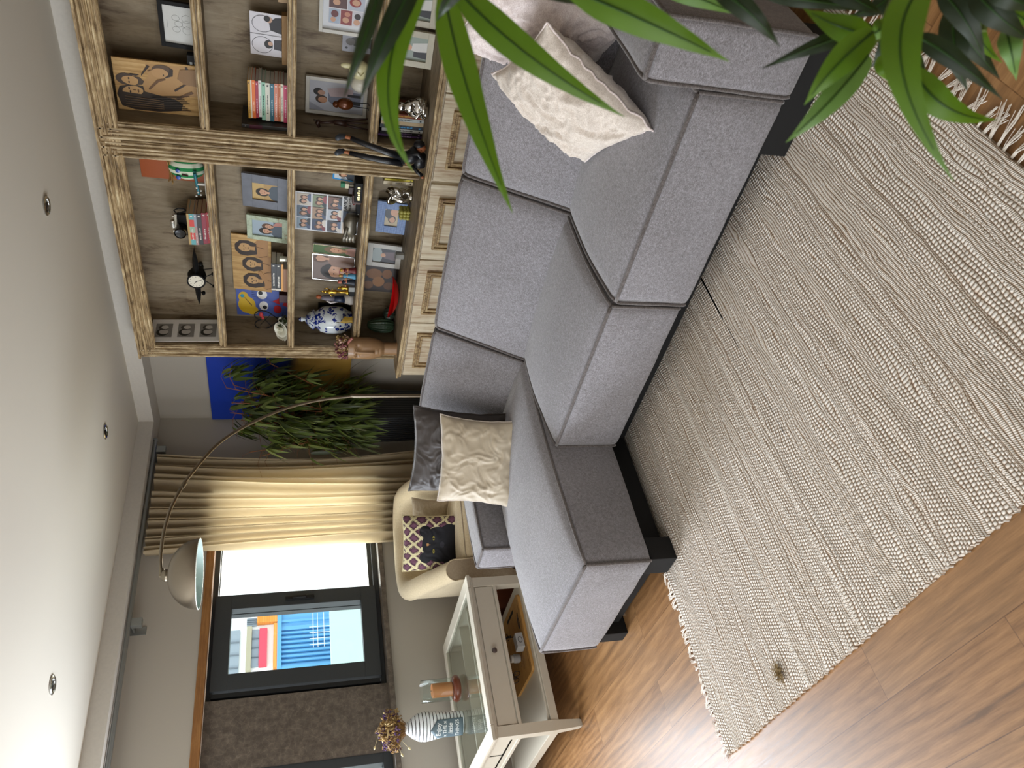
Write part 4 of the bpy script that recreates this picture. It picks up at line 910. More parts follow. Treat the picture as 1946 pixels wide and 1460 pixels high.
# --- left bookcase, third shelf
bb = thing('black_box', 'flat black box with gold lettering lying at the upright end of the third shelf', 'box', (2.40, -.25, Z3)); G().box(-.068, .068, -.05, .05, 0, .045, .003).done('box', M_black, bb)
g = G()
for q, w_ in enumerate((.012, .009, .012, .010, .008, .012)): g.box(-.05 + q * .016, -.05 + q * .016 + w_, -.0512, -.050, .014, .014 + (.016 if q % 2 else .012))
g.done('gold_lettering', col('#d8c48a', .3, .6), bb)
r = picture('holiday_postcard', 'blue bordered photo card propped on the black box at the end of the third shelf', 2.385, 2.50, Z3 + .046, .125, -.19, .12, yaw=-.5, depth=.003, bg='#2b8fd0', easel=False, cat='card', shapes=[('r', .12, .12, .88, .92, '#c3ccd2')] + person(.5, .55, .14, HB, '#3a4048', asp=.7)[:5])
cubes = [('#1f7a50', 2.402, .052, 'small green cube card behind the black box, topmost'), ('#d9d2b4', 2.398, .026, 'small cream cube behind the black box'), ('#d6cfb8', 2.392, 0, 'lowest cream cube behind the black box')]
for c, x, dz, lb in cubes: tag(G().box(x - .035, x - .005, -.20, -.175, Z3 + .046 + dz, Z3 + .070 + dz, .001).done('paper_cube', col(c, .6)), lb, 'cube', 'cards and cubes')
tag(G().box(2.29, 2.352, -.255, -.20, Z3, Z3 + .052, .002).done('wooden_block', col('#4d2a1c', .5, 0, .25)), 'reddish brown wooden block on the third shelf between black box and collage', 'block')
tag(G().box(2.335, 2.38, -.215, -.165, Z3 , Z3 + .075, .002).done('wooden_block', col('#2c0f0c', .5, 0, .2)), 'near black wooden block behind the reddish brown one on the third shelf', 'block')
SHC = ['#8fa0ad', '#5f6f80', '#c7b9a6', '#34405a', '#a98a6d', '#7d8a6a', '#3a3a42', '#b7bcc4', '#6f4a3c', '#d4c3ae', '#41506b']
cs = []
for rI in range(4):
    for cI in range(3):
        xa, xb = .035 + cI * .318, .035 + cI * .318 + .295; ya, yb = .965 - rI * .24 - .215, .965 - rI * .24
        if rI == 3 and cI == 2: continue
        k = rI * 3 + cI; cs.append(('r', xa, ya, xb, yb, SHC[k]))
        def sc(L): 
            out = []
            for s in L:
                if s[0] == 'r': out.append(('r', xa + s[1] * (xb - xa), ya + max(0, s[2]) * (yb - ya), xa + s[3] * (xb - xa), ya + s[4] * (yb - ya), s[-1]))
                elif s[0] == 'e': out.append(('e', xa + s[1] * (xb - xa), ya + s[2] * (yb - ya), s[3] * (xb - xa), s[4] * (yb - ya), s[-1]))
                else: out.append(('p', [(xa + min(1, max(0, p)) * (xb - xa), ya + min(1, max(0, q)) * (yb - ya)) for p, q in s[1]], s[-1]))
            return out
        cs += sc(person(.34, .58, .2, [HR, HB][k % 2], ['#3b4a66', '#20242c', '#c9c2b8', '#7a2f34'][k % 4], asp=1.0)[:5]) + sc(person(.70, .52, .19, [HB, HR][k % 2], ['#20242c', '#8a3a40', '#4a5a78', '#d8d0c4'][k % 4])[:5])
clg = picture('photo_collage', 'white collage board of couple photos with a tiny heart, behind the silver hands', 1.985, 2.275, Z3, .39, -.150, .07, yaw=-.04, depth=.006, bg='#dfe0e2', shapes=cs, easel=False, cat='photo collage')
pic = clg.children[0]
M_ink = col('#3a3d42', .6)
text_mesh('lettering', 'AMOR', .034, M_ink, pic, (.098, -.0075, .082)); text_mesh('lettering', 'VIDA TODA', .021, M_ink, pic, (.098, -.0075, .055))
g = G(); g.face([(.098 + .0011 * 16 * math.sin(a) ** 3 * .5, -.0075, .032 + .0006 * (13 * math.cos(a) - 5 * math.cos(2 * a) - 2 * math.cos(3 * a))) for a in [2 * PI * k / 24 for k in range(24)]]); g.done('heart', col('#b01f2c', .5), pic)
tag(G().box(2.21, 2.30, -.24, -.20, Z3, Z3 + .025, .002).done('black_stand', M_black), 'low black comb-like stand in front of the photo collage', 'stand')
hd = thing('silver_hands', 'pewter sculpture of clasped hands lying in front of the photo collage', 'sculpture', (2.12, -.27, Z3)); M_pew = col('#7f7a6e', .42, .75, .12)
g = G(); g.tube([(.095, .01, .045), (.05, .005, .058), (.0, 0, .058), (-.045, 0, .055)], lambda t: .030 + .014 * math.sin(PI * min(1, t * 1.1)), 16); g.tube([(.08, .02, .03), (.02, .03, .045), (-.045, .02, .04)], .030, 14)
g.done('palm', M_pew, hd, smooth='all'); 
for k in range(4):
    z0_ = .030 + k * .019; g = G(); g.tube([(-.035, -.012 - .004 * k, z0_), (-.062, -.022, z0_ + .006), (-.085, -.014, z0_ + .002), (-.098 + k * .004, .002, z0_ - .006)], lambda t: .0115 - .003 * t, 10).ball((-.097 + k * .004, .002, z0_ - .006), .009, seg=10)
    g.done('finger', col('#a8a49a', .35, .8, .08), hd, smooth='all')
G().tube([(.03, -.03, .075), (-.02, -.035, .088), (-.05, -.025, .082)], lambda t: .012 - .003 * t, 10).ball((-.052, -.024, .082), .009, seg=10).done('thumb', M_pew, hd, smooth='all')
M_silver = col('#d0cdc6', .25, .9)
r = thing('double_framed_photo', 'thin silver hinged double frame with a large portrait and a narrow green photo', 'picture frame', (1.76, -.17, Z3))
for x0_, x1_, yaw, bgc, pp, cm_ in ((-.15, .055, .05, '#6d5648', person(.35, .48, .27, HR, '#a8745c', asp=.85) + person(.85, .85, .16, HB, '#8a6a58')[:5], 0), (.058, .15, -.25, '#55704c', person(.5, .5, .2, '#7d6a55', '#b08a80', asp=.5), 1)):
    w = (x1_ - x0_); h = .275; g = G(); b = .004
    T_ = Matrix.Translation(((x0_ + x1_) / 2, 0 if not cm_ else -.01, 0)) @ Matrix.Rotation(yaw, 4, 'Z') @ Matrix.Rotation(-.10, 4, 'X')
    for bx_ in ((-w / 2, w / 2, 0, b), (-w / 2, w / 2, h - b, h), (-w / 2, -w / 2 + b, b, h - b), (w / 2 - b, w / 2, b, h - b)): g.box(bx_[0], bx_[1], -.005, .005, bx_[2], bx_[3], 0, mat=T_)
    o = g.done('frame', M_silver, r)
    mats = [('#b', col(bgc, .4))]; g = G(); g.box(-w / 2 + b, w / 2 - b, .000, .004, b, h - b); art(g, w - 2 * b, h - 2 * b, 0, h / 2, -.0003, pp, mats)
    for v in g.bm.verts: v.co = T_ @ v.co
    g.done('photo', [m for _, m in mats], o)
M_gold = col('#c9a648', .25, 1.0, .08)
def figurine(name, label, cat, loc, H, parts, group=None):
    r = thing(name, label, cat, loc, 0, group)
    for pn_, prof, m, c_ in parts: G().lathe([(a * H, b * H) for a, b in prof], c_, 16).done(pn_, m, r, smooth='all')
    return r
gd = thing('golden_figure', 'slender golden statuette with raised arms on a black base, on the third shelf', 'statuette', (1.60, -.27, Z3)); G().box(-.02, .02, -.02, .02, 0, .035, .002).done('base', M_black, gd)
G().lathe([(.016, .035), (.018, .045), (.008, .06), (.009, .11), (.016, .125), (.010, .145), (.016, .165), (.006, .178)], seg=14).ball((0, 0, .188), .010, (1, 1, 1.2), 12).lathe([(.009, .196), (.004, .21), (.001, .222)], seg=10).tube([(.014, 0, .163), (.034, -.004, .175), (.028, -.006, .198)], .0035, 6).tube([(-.014, 0, .163), (-.034, -.004, .150), (-.026, -.006, .130)], .0035, 6).tube([(0, .004, .14), (.03, .004, .145)], .003, 6).done('figure', M_gold, gd, smooth='all')
gd2 = thing('golden_figure', 'short golden statuette on a grey stone plinth, right of the slender one', 'statuette', (1.645, -.28, Z3)); G().box(-.015, .022, -.02, .02, 0, .04, .002).done('base', col('#8e8f8a', .5), gd2)
G().lathe([(.012, .04), (.014, .05), (.010, .065), (.014, .08), (.006, .095)], seg=12).ball((0, 0, .103), .009, seg=10).tube([(.01, 0, .085), (.02, -.008, .10)], .003, 5).done('figure', M_gold, gd2, smooth='all')
def mini(name, label, x, H, robe, top, skin='#c98a5c', y=-.285):
    r = thing(name, label, 'figurine', (x, y, Z3)); G().lathe([(.022, 0), (.024, .008), (.020, .02), (.014, H * .5), (.017, H * .66), (.006, H * .76)], seg=14).done('robe', col(robe, .45), r, smooth='all')
    G().ball((0, 0, H * .84), H * .10, (1, 1, 1.2), 12).tube([(.014, 0, H * .64), (.024, -.012, H * .5), (.008, -.02, H * .52)], .004, 6).tube([(-.014, 0, H * .64), (-.024, -.012, H * .52), (-.006, -.02, H * .56)], .004, 6).done('body', col(skin, .5), r, smooth='all')
    G().lathe([(.010, H * .86), (.012, H * .92), (.006, H * .97), (.001, H)], seg=12).done('headdress', col(top, .35, .5), r, smooth='all'); return r
mini('painted_figurine', 'small painted figurine in a dark red robe nearest the narrow photo', 1.80, .105, '#6b1f22', '#c9a648')
mini('painted_figurine', 'small painted figurine in a sky blue robe in front of the double frame', 1.755, .110, '#4f93b5', '#d8b45a')
mini('painted_figurine', 'small seated painted figurine with pink skin and dark base in front of the large portrait', 1.70, .115, '#1c2430', '#c46a5a', '#cc7f68')
cp = thing('couple_figurine', 'slim ceramic figurine of a cloaked person in dark blue and white on a white base', 'figurine', (1.505, -.23, Z3))
G().lathe([(.038, 0), (.040, .02), (.030, .055), (.022, .06)], seg=20, sq=(1.15, .8)).done('base', col('#aaa39b', .5), cp, smooth='all')
G().lathe([(.026, .055), (.024, .09), (.020, .13), (.012, .135)], seg=18).done('skirt', col('#1d2740', .4), cp, smooth='all'); G().lathe([(.020, .125), (.022, .16), (.016, .20), (.010, .213)], (.006, 0, 0), 16).done('coat', col('#6f6a74', .5), cp, smooth='all')
G().ball((.014, 0, .228), .015, (1, 1, 1.25), 14).done('head', col('#a85a32', .5), cp, smooth='all'); G().tube([(-.012, -.012, .10), (-.022, -.018, .15), (-.004, -.018, .175)], .007, 8).done('arm', col('#c9c2c0', .5), cp, smooth='all')
t = NT('blue and white porcelain'); vo = t.n.new('ShaderNodeTexVoronoi'); t.t.links.new(t.map((1, 1, 1)), vo.inputs['Vector']); vo.inputs['Scale'].default_value = 34
n_ = t.noise(38, 4, .6, None, 1.4); big = t.noise(9, 2); f = t.math('MULTIPLY', t.math('LESS_THAN', vo.outputs['Distance'], .55), t.math('GREATER_THAN', n_, .45)); f = t.math('MULTIPLY', f, t.math('GREATER_THAN', big, .44))
bandz = t.math('GREATER_THAN', t.math('SINE', t.math('MULTIPLY', t.xyz()[2], 150)), .93); f = t.math('MAXIMUM', f, t.math('MULTIPLY', bandz, t.math('GREATER_THAN', t.xyz()[2], .235)))
t.color(t.mix(f, '#d3dadd', '#16287c')).rough(.15); M_porc = t.mat
gj = thing('ginger_jar', 'blue and white porcelain ginger jar with lid on the third shelf', 'jar', (1.315, -.235, Z3))
G().lathe([(.060, 0), (.066, .010), (.066, .022), (.080, .036), (.094, .07), (.097, .12), (.096, .17), (.086, .21), (.062, .236), (.056, .25)], seg=40).done('body', M_porc, gj, smooth='all')
G().lathe([(.060, .250), (.072, .254), (.072, .262), (.052, .285), (.028, .308), (.014, .315), (.012, .325), (.019, .335), (.014, .348), (.001, .36)], seg=32).done('lid', M_porc, gj, smooth='all')
G().grid(lambda u, v: Vector((.07 + .055 * u + .004 * math.sin(v * 9), -.10 - .03 * math.sin(u * 3), .005 + .11 * v * (1 - .5 * u))), 10, 8).done('ribbon', col('#9c7c22', .6, 0, .15), gj, smooth='all')
picture('dark_backing_board', 'dark empty frame standing behind the blue and white jar', 1.215, 1.36, Z3, .225, -.118, .03, depth=.012, bg='#141210', shapes=[], easel=False)
# --- left bookcase, counter level
gp = 'upright books at the end of the counter'
def book_up(label, x0, th, y, z0, h, dep, c, group, lean=0, dark='#2d2a26', marks=True, page=None):
    r = thing('book', label, 'book', (x0 + th / 2, y + dep / 2, z0), 0, group); r.rotation_euler = (0, lean, 0); w = th / 2
    mats = [('#c', col(c, .45, 0, .05))]; g = G(); g.box(-w, w, -dep / 2, -dep / 2 + .003, 0, h, .001).box(-w, -w + .002, -dep / 2 + .002, dep / 2, 0, h).box(w - .002, w, -dep / 2 + .002, dep / 2, 0, h)
    if marks:
        rr = random.Random(label); sh = []
        for q in range(rr.randint(9, 14)): sh.append(('r', .34, .25 + q * .035, .34 + rr.choice((.3, .38)), .25 + q * .035 + .022, dark))
        sh.append(('r', .3, .06, .7, .10, dark)); art(g, th, h, 0, h / 2, -dep / 2 - .0003, sh, mats)
    g.done('cover', [m for _, m in mats], r); G().box(-w + .002, w - .002, -dep / 2 + .003, dep / 2 - .003, .003, h - .004).done('pages', page or M_page2, r); return r
book_up('narrow beige paperback standing at the counter end of the left bookcase', 2.445, .024, -.25, Z4, .178, .13, '#c9bb9c', gp); book_up('slim yellow and black book between beige paperback and upright', 2.4705, .012, -.245, Z4, .172, .13, '#c9b82c', gp, dark='#222018'); book_up('thin dark brown book touching the upright at counter level', 2.4835, .010, -.24, Z4, .17, .13, '#2c1d14', gp, marks=False)
M_mirror = col('#d8d6d2', .07, 1.0, .02)
sv = thing('silver_knot_sculpture', 'polished silver knotted sculpture beside the upright books on the counter', 'sculpture', (2.395, -.285, Z4))
g = G()
pts = [(.035 * (math.sin(a) + 2 * math.sin(2 * a)) * .55, .02 * -math.sin(3 * a), .092 + .04 * (math.cos(a) - 2 * math.cos(2 * a)) * .62) for a in [2 * PI * k / 60 for k in range(61)]]
g.tube(pts, lambda t: .0135 + .004 * math.sin(t * 24), 12, caps=False).lathe([(.028, 0), (.03, .01), (.012, .03)], seg=16); g.tube([(-.045, 0, .015), (.03, 0, .16)], .011, 10).tube([(.04, .01, .015), (-.03, .01, .14)], .011, 10); g.done('figure', M_mirror, sv, smooth='all')
t = NT('blue patterned tile paper'); v_ = t.map((1, 1, 1)); ck_ = t.xyz(); q1 = t.math('SINE', t.math('MULTIPLY', t.math('ADD', ck_[0], ck_[2]), 420)); q2 = t.math('SINE', t.math('MULTIPLY', t.math('SUBTRACT', ck_[0], ck_[2]), 420)); t.color(t.mix(t.math('GREATER_THAN', t.math('MULTIPLY', q1, q2), .12), '#5c76a8', '#8fa6cc')).rough(.5)
picture('framed_photo', 'blue patterned frame on the bookcase counter, behind the knobbly olive candle', 2.028, 2.262, Z4, .187, -.17, .12, border=.052, depth=.018, fm=t.mat, bg='#b9a888', shapes=[('e', .40, .45, .24, .30, '#3b3a38'), ('e', .36, .42, .17, .22, SK), ('e', .72, .70, .30, .34, '#3f4247'), ('e', .8, .3, .22, .3, SK)])
bc = thing('bubble_candle', 'olive green bubble cube candle on the counter in front of the blue frame', 'candle', (2.265, -.275, Z4)); g = G()
for a in range(3):
    for b_ in range(3):
        for c_ in range(3):
            if a in (0, 2) or b_ in (0, 2) or c_ in (0, 2): g.ball((-.0225 + a * .0225, -.0225 + b_ * .0225, .0125 + c_ * .0205), .0135, seg=12)
g.done('wax', col('#a09a4a', .45), bc, smooth='all'); G().tube([(0, 0, .064), (.001, 0, .078)], .0012, 5).done('wick', col('#d8d0b8', .8), bc)
picture('framed_photo', 'whitewashed frame with a dark wedding photo, on the counter behind a cut glass', 1.738, 1.925, Z4, .222, -.165, .14, border=.034, depth=.018, fm=col('#c9c6be', .6, 0, .12, .2, 30), bg='#3c3a3e', shapes=[('e', .45, .8, .6, .22, '#9aa3a0'), ('p', [(.2, 0), (.3, .5), (.7, .55), (.8, 0)], '#6f5f62'), ('e', .5, .55, .14, .11, SK)])
cg = thing('cut_glass', 'small square cut crystal glass in front of the whitewashed frame', 'glass', (1.93, -.27, Z4)); G().lathe([(.001, .004), (.022, 0), (.026, .006), (.026, .05), (.030, .054), (.022, .058), (.016, .054), (.016, .008), (.001, .008)], seg=8).done('glass', col('#c9cbc8', .06, .55), cg)
woodpic('angel_picture', 'dark brown picture of two figures leaning behind the red dish', 1.498, 1.72, Z4, .245, -.13, .06, [('r', 0, 0, 1, 1, '#2c1d12')] + [('e', .70, .66, .20, .22, '#7a4f24'), ('e', .40, .52, .20, .17, '#8a5c2c'), ('e', .25, .80, .16, .14, '#6b4520'), ('e', .72, .3, .18, .14, '#75491f'), ('e', .25, .22, .15, .15, '#5e3a1a')])
rdp = thing('red_dish', 'glossy red boat-shaped dish on the counter in front of the dark picture', 'dish', (1.585, -.29, Z4))
def dish(u, v):
    a = u * 2 * PI; r_ = v; x = .185 * r_ * math.cos(a); y = .065 * r_ * math.sin(a) * (1 - .55 * abs(math.cos(a)) ** 3)
    return Vector((x, y, .004 + .036 * r_ ** 2.4 + .022 * (abs(x) / .185) ** 2))
G().grid(dish, 48, 12).grid(lambda u, v: dish(u, v) - Vector((0, 0, .004)), 48, 12).done('bowl', col('#b80f12', .18, 0, .05, 0, 60, .5), rdp, smooth='all')
M_cact = col('#2f4430', .35, 0, .15); M_cact2 = col('#28332a', .3, 0, .1)
rc = thing('round_cactus', 'round ribbed dark green ceramic cactus on the counter', 'ornament', (1.385, -.23, Z4))
def rcf(u, v):
    a = u * 2 * PI; ph = v * PI; rr = .043 * (1 + .07 * math.cos(a * 10)) * math.sin(ph) ** .8; return Vector((rr * math.cos(a), rr * math.sin(a), .042 - .042 * math.cos(ph)))
G().grid(rcf, 80, 20).done('body', M_cact2, rc, smooth='all', weld=True)
tc_ = thing('tall_cactus', 'tall oval dark green ceramic cactus left of the round one on the counter', 'ornament', (1.295, -.255, Z4))
def tcf(u, v):
    a = u * 2 * PI; ph = v * PI; rr = .052 * (1 + .05 * math.cos(a * 14)) * math.sin(ph) ** .75 * (1 + .15 * math.cos(ph)); q = 1 + .02 * (math.sin(v * 90) > .3); return Vector((rr * q * math.cos(a), rr * q * math.sin(a), .096 - .096 * math.cos(ph)))
G().grid(tcf, 112, 60).done('body', M_cact, tc_, smooth='all', weld=True)
fv = thing('face_vase', 'tan ceramic vase shaped like a long face, filled with dried pink flowers', 'vase', (1.262, -.46, Z4), math.radians(20))
M_tan = col('#9c7a58', .32, 0, .06)
def fvf(u, v):
    a = u * 2 * PI; z = .335 * v; neck = .043
    if v < .27: rr_ = neck + .003 * (1 - v / .27)
    else:
        q = (v - .27) / .73; rr_ = neck + (.078 - neck) * math.sin(PI / 2 * min(1, q / .42)) ** .75 if q < .42 else .078 - .006 * ((q - .42) / .58) ** 2
    ca, sa = math.cos(a), math.sin(a); p = Vector((rr_ * ca, rr_ * .86 * sa, z)); fx = p.x; fr = max(0, -sa) ** .5
    if v > .27:
        nose = math.exp(-(fx / .0085) ** 2) * max(0, min(1, (v - .47) / .02)) * max(0, min(1, (.88 - v) / .06)) * (1.5 - .9 * max(0, v - .47) / .4); brow = math.exp(-((v - .885 + .9 * abs(abs(fx) - .030)) / .012) ** 2) * (1 if abs(fx) < .065 else 0)
        lip = math.exp(-(fx / .017) ** 2) * (math.exp(-((v - .425) / .010) ** 2) + math.exp(-((v - .398) / .010) ** 2)); socket = math.exp(-((abs(fx) - .030) / .017) ** 2) * math.exp(-((v - .80) / .055) ** 2); cheek = math.exp(-((v - .33) / .05) ** 2) * math.exp(-(fx / .05) ** 2)
        p.y -= fr * (.014 * nose + .007 * lip - .011 * socket + .004 * brow + .008 * cheek)
    return p
G().grid(fvf, 96, 90).box(-.05, .05, -.04, .04, .0, .004).done('body', M_tan, fv, smooth='all', weld=True)
for s in (-1, 1): G().tube([(s * .014, -.062, .283), (s * .024, -.066, .277), (s * .036, -.062, .277), (s * .046, -.054, .285)], .0022, 6).done('eyelid', M_tan, fv, smooth='all')
def dried(root, c, n, spread, H, colors, seed, sizes=(.004, .009)):
    rr = random.Random(seed); gs = [G() for _ in colors]; st = G()
    for k in range(n):
        a = rr.uniform(0, 2 * PI); q = rr.random() ** .6; e = Vector(c) + Vector((math.cos(a) * spread * q, math.sin(a) * spread * q * .8, H * rr.uniform(.45, 1.05) * (1 - .35 * q)))
        st.tube([Vector(c) + Vector((math.cos(a) * .008, math.sin(a) * .008, -.03)), (Vector(c) + e) / 2 + Vector((math.cos(a), math.sin(a), 0)) * .01, e], .0009, 4)
        gi = rr.randrange(len(colors)); 
        for w in range(rr.randint(3, 6)):
            p = e + Vector((rr.gauss(0, .007), rr.gauss(0, .007), rr.uniform(-.03, .012))); s = rr.uniform(*sizes); d = Vector((rr.gauss(0, 1), rr.gauss(0, 1), rr.uniform(.3, 1.5))).normalized()
            gs[gi].tube([p - d * s, p, p + d * s * 1.3], lambda t, s=s: s * .55 * math.sin(PI * (.12 + .8 * t)), 5)
    st.done('stems', col('#8f6a3a', .8, 0, .2), root)
    for g_, c_ in zip(gs, colors):
        o = g_.done('dried_flowers', col(c_, .85, 0, .25), root, smooth=True); o['kind'] = 'stuff'
dried(fv, (0, 0, .33), 120, .075, .09, ['#7d4550', '#a46a6c', '#c9a894', '#b59a62'], 4, (.006, .012))
G().tube([(.04, -.02, .335), (.07, -.045, .33), (.10, -.055, .31)], .009, 7).done('pink_bud', col('#a5685e', .8), fv, smooth=True)
# ================================================================ right bookcase
r = picture('framed_drawing', 'black frame with a faint pencil drawing of a family, right bookcase top shelf', 3.125, 3.352, Z1 - .0, .172, -.215, .10, border=.020, depth=.022, fm=M_black, bg='#d9dad6', shapes=[])
mats = [('#0', M_black)]; g = G(); g.mi = 0
PEN = col('#9a9a98', .7)
for s in (-1, 0, 1):
    cx_ = s * .028 + .005
    g.tube([(cx_ + .014 * math.cos(a) * 1.0, -.0004, .082 + .6 * s * s * .02 + .018 * math.sin(a)) for a in [2 * PI * k / 14 for k in range(15)]], .0007, 4)
    g.tube([(cx_ - .016, -.0004, .03), (cx_ - .02, -.0004, .05), (cx_ - .006, -.0004, .066), (cx_ + .010, -.0004, .064), (cx_ + .022, -.0004, .045), (cx_ + .016, -.0004, .028)], .0007, 4)
g.tube([(-.02, -.0004, .135), (.0, -.0004, .134), (.02, -.0004, .136)], .0006, 4); g.done('pencil_lines', PEN, r.children[1])
woodpic('engraved_wood_portrait', 'large pine board engraved with a couple and a child, right bookcase top shelf', 2.795, 3.065, Z1, .405, -.27, .02,
        [('p', [(.08, .95), (.30, .99), (.46, .95), (.52, .80), (.50, .66), (.44, .55), (.34, .35), (.22, .22), (.08, .25), (.02, .5), (.02, .8)], '#33271d'), ('p', [(.40, .66), (.56, .68), (.72, .60), (.94, .62), (.97, .08), (.42, .03), (.30, .3)], '#b48c58'),
         ('e', .39, .80, .095, .125, .35, '#c79f69'), ('p', [(.28, .93), (.36, .96), (.34, .70), (.30, .62), (.26, .70)], '#33271d'), ('e', .37, .83, .028, .010, EN2), ('e', .44, .84, .024, .010, EN2), ('e', .40, .735, .035, .010, EN), ('e', .415, .78, .010, .022, EN),
         ('e', .61, .865, .115, .115, '#4a3a2c'), ('e', .59, .80, .085, .115, -.2, '#c19760'), ('p', [(.51, .76), (.53, .68), (.60, .655), (.67, .70), (.68, .78), (.62, .72), (.55, .73)], '#4a3a2c'), ('e', .56, .83, .022, .009, EN2), ('e', .63, .83, .022, .009, EN2), ('p', [(.70, .86), (.73, .80), (.72, .70), (.69, .74)], EN2),
         ('e', .83, .43, .125, .125, '#5a4531'), ('e', .79, .46, .095, .10, '#bb9260'), ('p', [(.70, .42), (.76, .31), (.88, .30), (.95, .38), (.90, .34), (.78, .36)], EN2), ('e', .76, .42, .02, .008, EN2),
         ('p', [(.70, .68), (.73, .68), (.92, .60), (.90, .57)], EN2), ('p', [(.44, .60), (.47, .61), (.66, .50), (.70, .40), (.67, .40), (.62, .48)], EN), ('p', [(.46, .30), (.49, .31), (.70, .12), (.96, .16), (.96, .13), (.70, .08)], EN2), ('p', [(.30, .28), (.34, .30), (.50, .10), (.46, .08)], EN), ('p', [(.72, .26), (.90, .22), (.93, .04), (.60, .03), (.62, .18)], '#8f6c44'), ('p', [(.80, .60), (.82, .60), (.84, .56), (.82, .56)], EN)]
        + [('p', [(.05 + k * .033, .60 - .02 * (k % 3)), (.062 + k * .033, .60), (.11 + k * .036, .14 + .03 * (k % 4)), (.10 + k * .036, .13 + .03 * (k % 4))], '#1d1611') for k in range(9)] + [('p', [(.08 + k * .05, .90), (.09 + k * .05, .90), (.10 + k * .04, .45), (.085 + k * .04, .45)], '#6b5338') for k in range(5)], yaw=.05)
picture('dark_backing_board', 'dark frame edge standing behind the engraved pine board', 2.815, 2.90, Z1, .40, -.13, .02, depth=.014, bg='#2a1712', shapes=[], easel=False)
bk_ = thing('desk_clock', 'tiny black box with two grey bars between black frame and engraved board', 'box', (3.085, -.24, Z1)); G().box(-.03, .03, -.02, .02, 0, .052, .002).done('body', M_black, bk_); G().box(-.018, -.004, -.0215, -.02, .006, .018).box(-.018, -.004, -.0215, -.02, .028, .040).done('bars', col('#8d8f8c', .5), bk_)
# second shelf
t_ = tag(G().box(3.10, 3.355, -.22, -.17, Z2, Z2 + .028, .002).done('wooden_stand', col('#9b7748', .6, 0, .12)), 'long light wooden stand under the white cartoon card', 'stand')
picture('white_card', 'white card with two monochrome couples in drawn circles, on the light wooden stand', 3.128, 3.345, Z2 + .029, .155, -.195, .08, depth=.005, bg='#dcdae0', easel=False, cat='card',
        shapes=[('e', .25, .62, .20, .34, '#5a5a60'), ('e', .25, .62, .185, .32, '#dcdae0'), ('e', .28, .42, .10, .14, '#1d1c1e'), ('e', .30, .36, .05, .08, '#c9a48c'), ('p', [(.16, 0), (.18, .25), (.40, .25), (.42, 0)], '#3a383c'), ('e', .75, .60, .20, .34, '#5a5a60'), ('e', .75, .60, .185, .32, '#dcdae0'), ('p', [(.56, 0), (.62, .35), (.80, .40), (.92, .2), (.94, 0)], '#2a282c'), ('e', .86, .40, .07, .11, '#c9a48c'), ('e', .88, .46, .07, .10, '#1d1c1e'), ('r', .495, 0, .505, 1, '#55555a')])
z = Z2; gp = 'colourful stack of paperbacks'
for lb, th, c, x0_, dk in (('pink paperback at the bottom of the colourful stack', .020, '#c0395f', 2.812, '#e8c8d0'), ('cream paperback second from the bottom of the colourful stack', .015, '#ddd6c0', 2.816, '#8a857a'), ('rust orange paperback low in the colourful stack', .013, '#b35a28', 2.816, '#d9a27c'), ('salmon paperback above the rust orange one', .020, '#cc8068', 2.816, '#eedcd2'), ('petrol blue paperback in the middle of the colourful stack', .021, '#1f5d70', 2.812, '#a9c4cc'), ('off-white paperback above the petrol blue one', .023, '#d3d3c4', 2.814, '#33322f'), ('mint green paperback with black lettering', .019, '#8fbfa6', 2.816, '#173a34'), ('plain white paperback above the mint green one', .015, '#dcdcd6', 2.832, '#9a9a94'), ('crimson paperback in the upper part of the colourful stack', .016, '#a01f3c', 2.826, '#e5bcc4'), ('bright orange paperback near the top of the colourful stack', .017, '#e0701c', 2.822, '#f2c49a'), ('very thin cream booklet near the top of the colourful stack', .007, '#e4dcc8', 2.822, '#e4dcc8'), ('yellow ochre paperback topmost of the colourful stack', .014, '#c9962c', 2.820, '#7a5a1c')):
    L = .213 if c not in ('#a01f3c', '#dcdcd6') else .205
    book_flat(lb, x0_ + .012, x0_ + .012 + L, -.315, -.165, z, th, c, gp, marks=True, page=M_page2, dark=dk); z += th
al = thing('ring_binder', 'dark grey and maroon album standing upright between the upright and the colourful books', 'album', (2.808, -.25, Z2))
G().box(-.008, .012, -.11, .09, 0, .235, .002).done('cover', col('#2e2b28', .45), al); G().box(-.009, .0125, -.1105, -.109, .13, .195).done('maroon_band', col('#4a1226', .5), al); G().lathe([(.004, 0), (.003, .002)], seg=10, mat=Matrix.Translation((.002, -.111, .215)) @ Matrix.Rotation(PI / 2, 4, 'X')).done('stud', M_silver, al)
tag(G().box(3.43, 3.50, -.25, -.17, Z2, Z2 + .045, .003).done('small_tan_box', col('#a98d6a', .6)), 'small tan box at the picture edge of the right bookcase second shelf', 'box')
# third shelf
RED = '#8f2a2a'
g_sh = [('r', .02, .02, .32, .33, '#c9c6cc'), ('r', .02, .35, .32, .66, '#8a3a3a'), ('r', .02, .68, .32, .98, '#a8b4c4'), ('r', .34, .02, .98, .48, '#b4b8c4'), ('r', .34, .5, .66, .98, '#5a3a3a'), ('r', .68, .5, .98, .98, '#b88a86')]
fac = [('e', .10, .22, .06, .09, SK), ('e', .22, .20, .06, .09, '#2a1c1c'), ('e', .12, .52, .06, .09, SK), ('e', .24, .48, .05, .08, '#c2856c'), ('e', .10, .86, .05, .07, SK), ('e', .22, .82, .07, .10, '#6a3232'), ('e', .5, .28, .09, .16, RED), ('e', .5, .26, .06, .11, SK), ('e', .78, .30, .09, .15, '#d8cfc8'), ('e', .78, .28, .06, .10, SK), ('e', .46, .78, .06, .10, SK), ('e', .58, .74, .05, .09, '#b0705c'), ('e', .8, .78, .08, .11, RED), ('e', .8, .76, .05, .08, SK)]
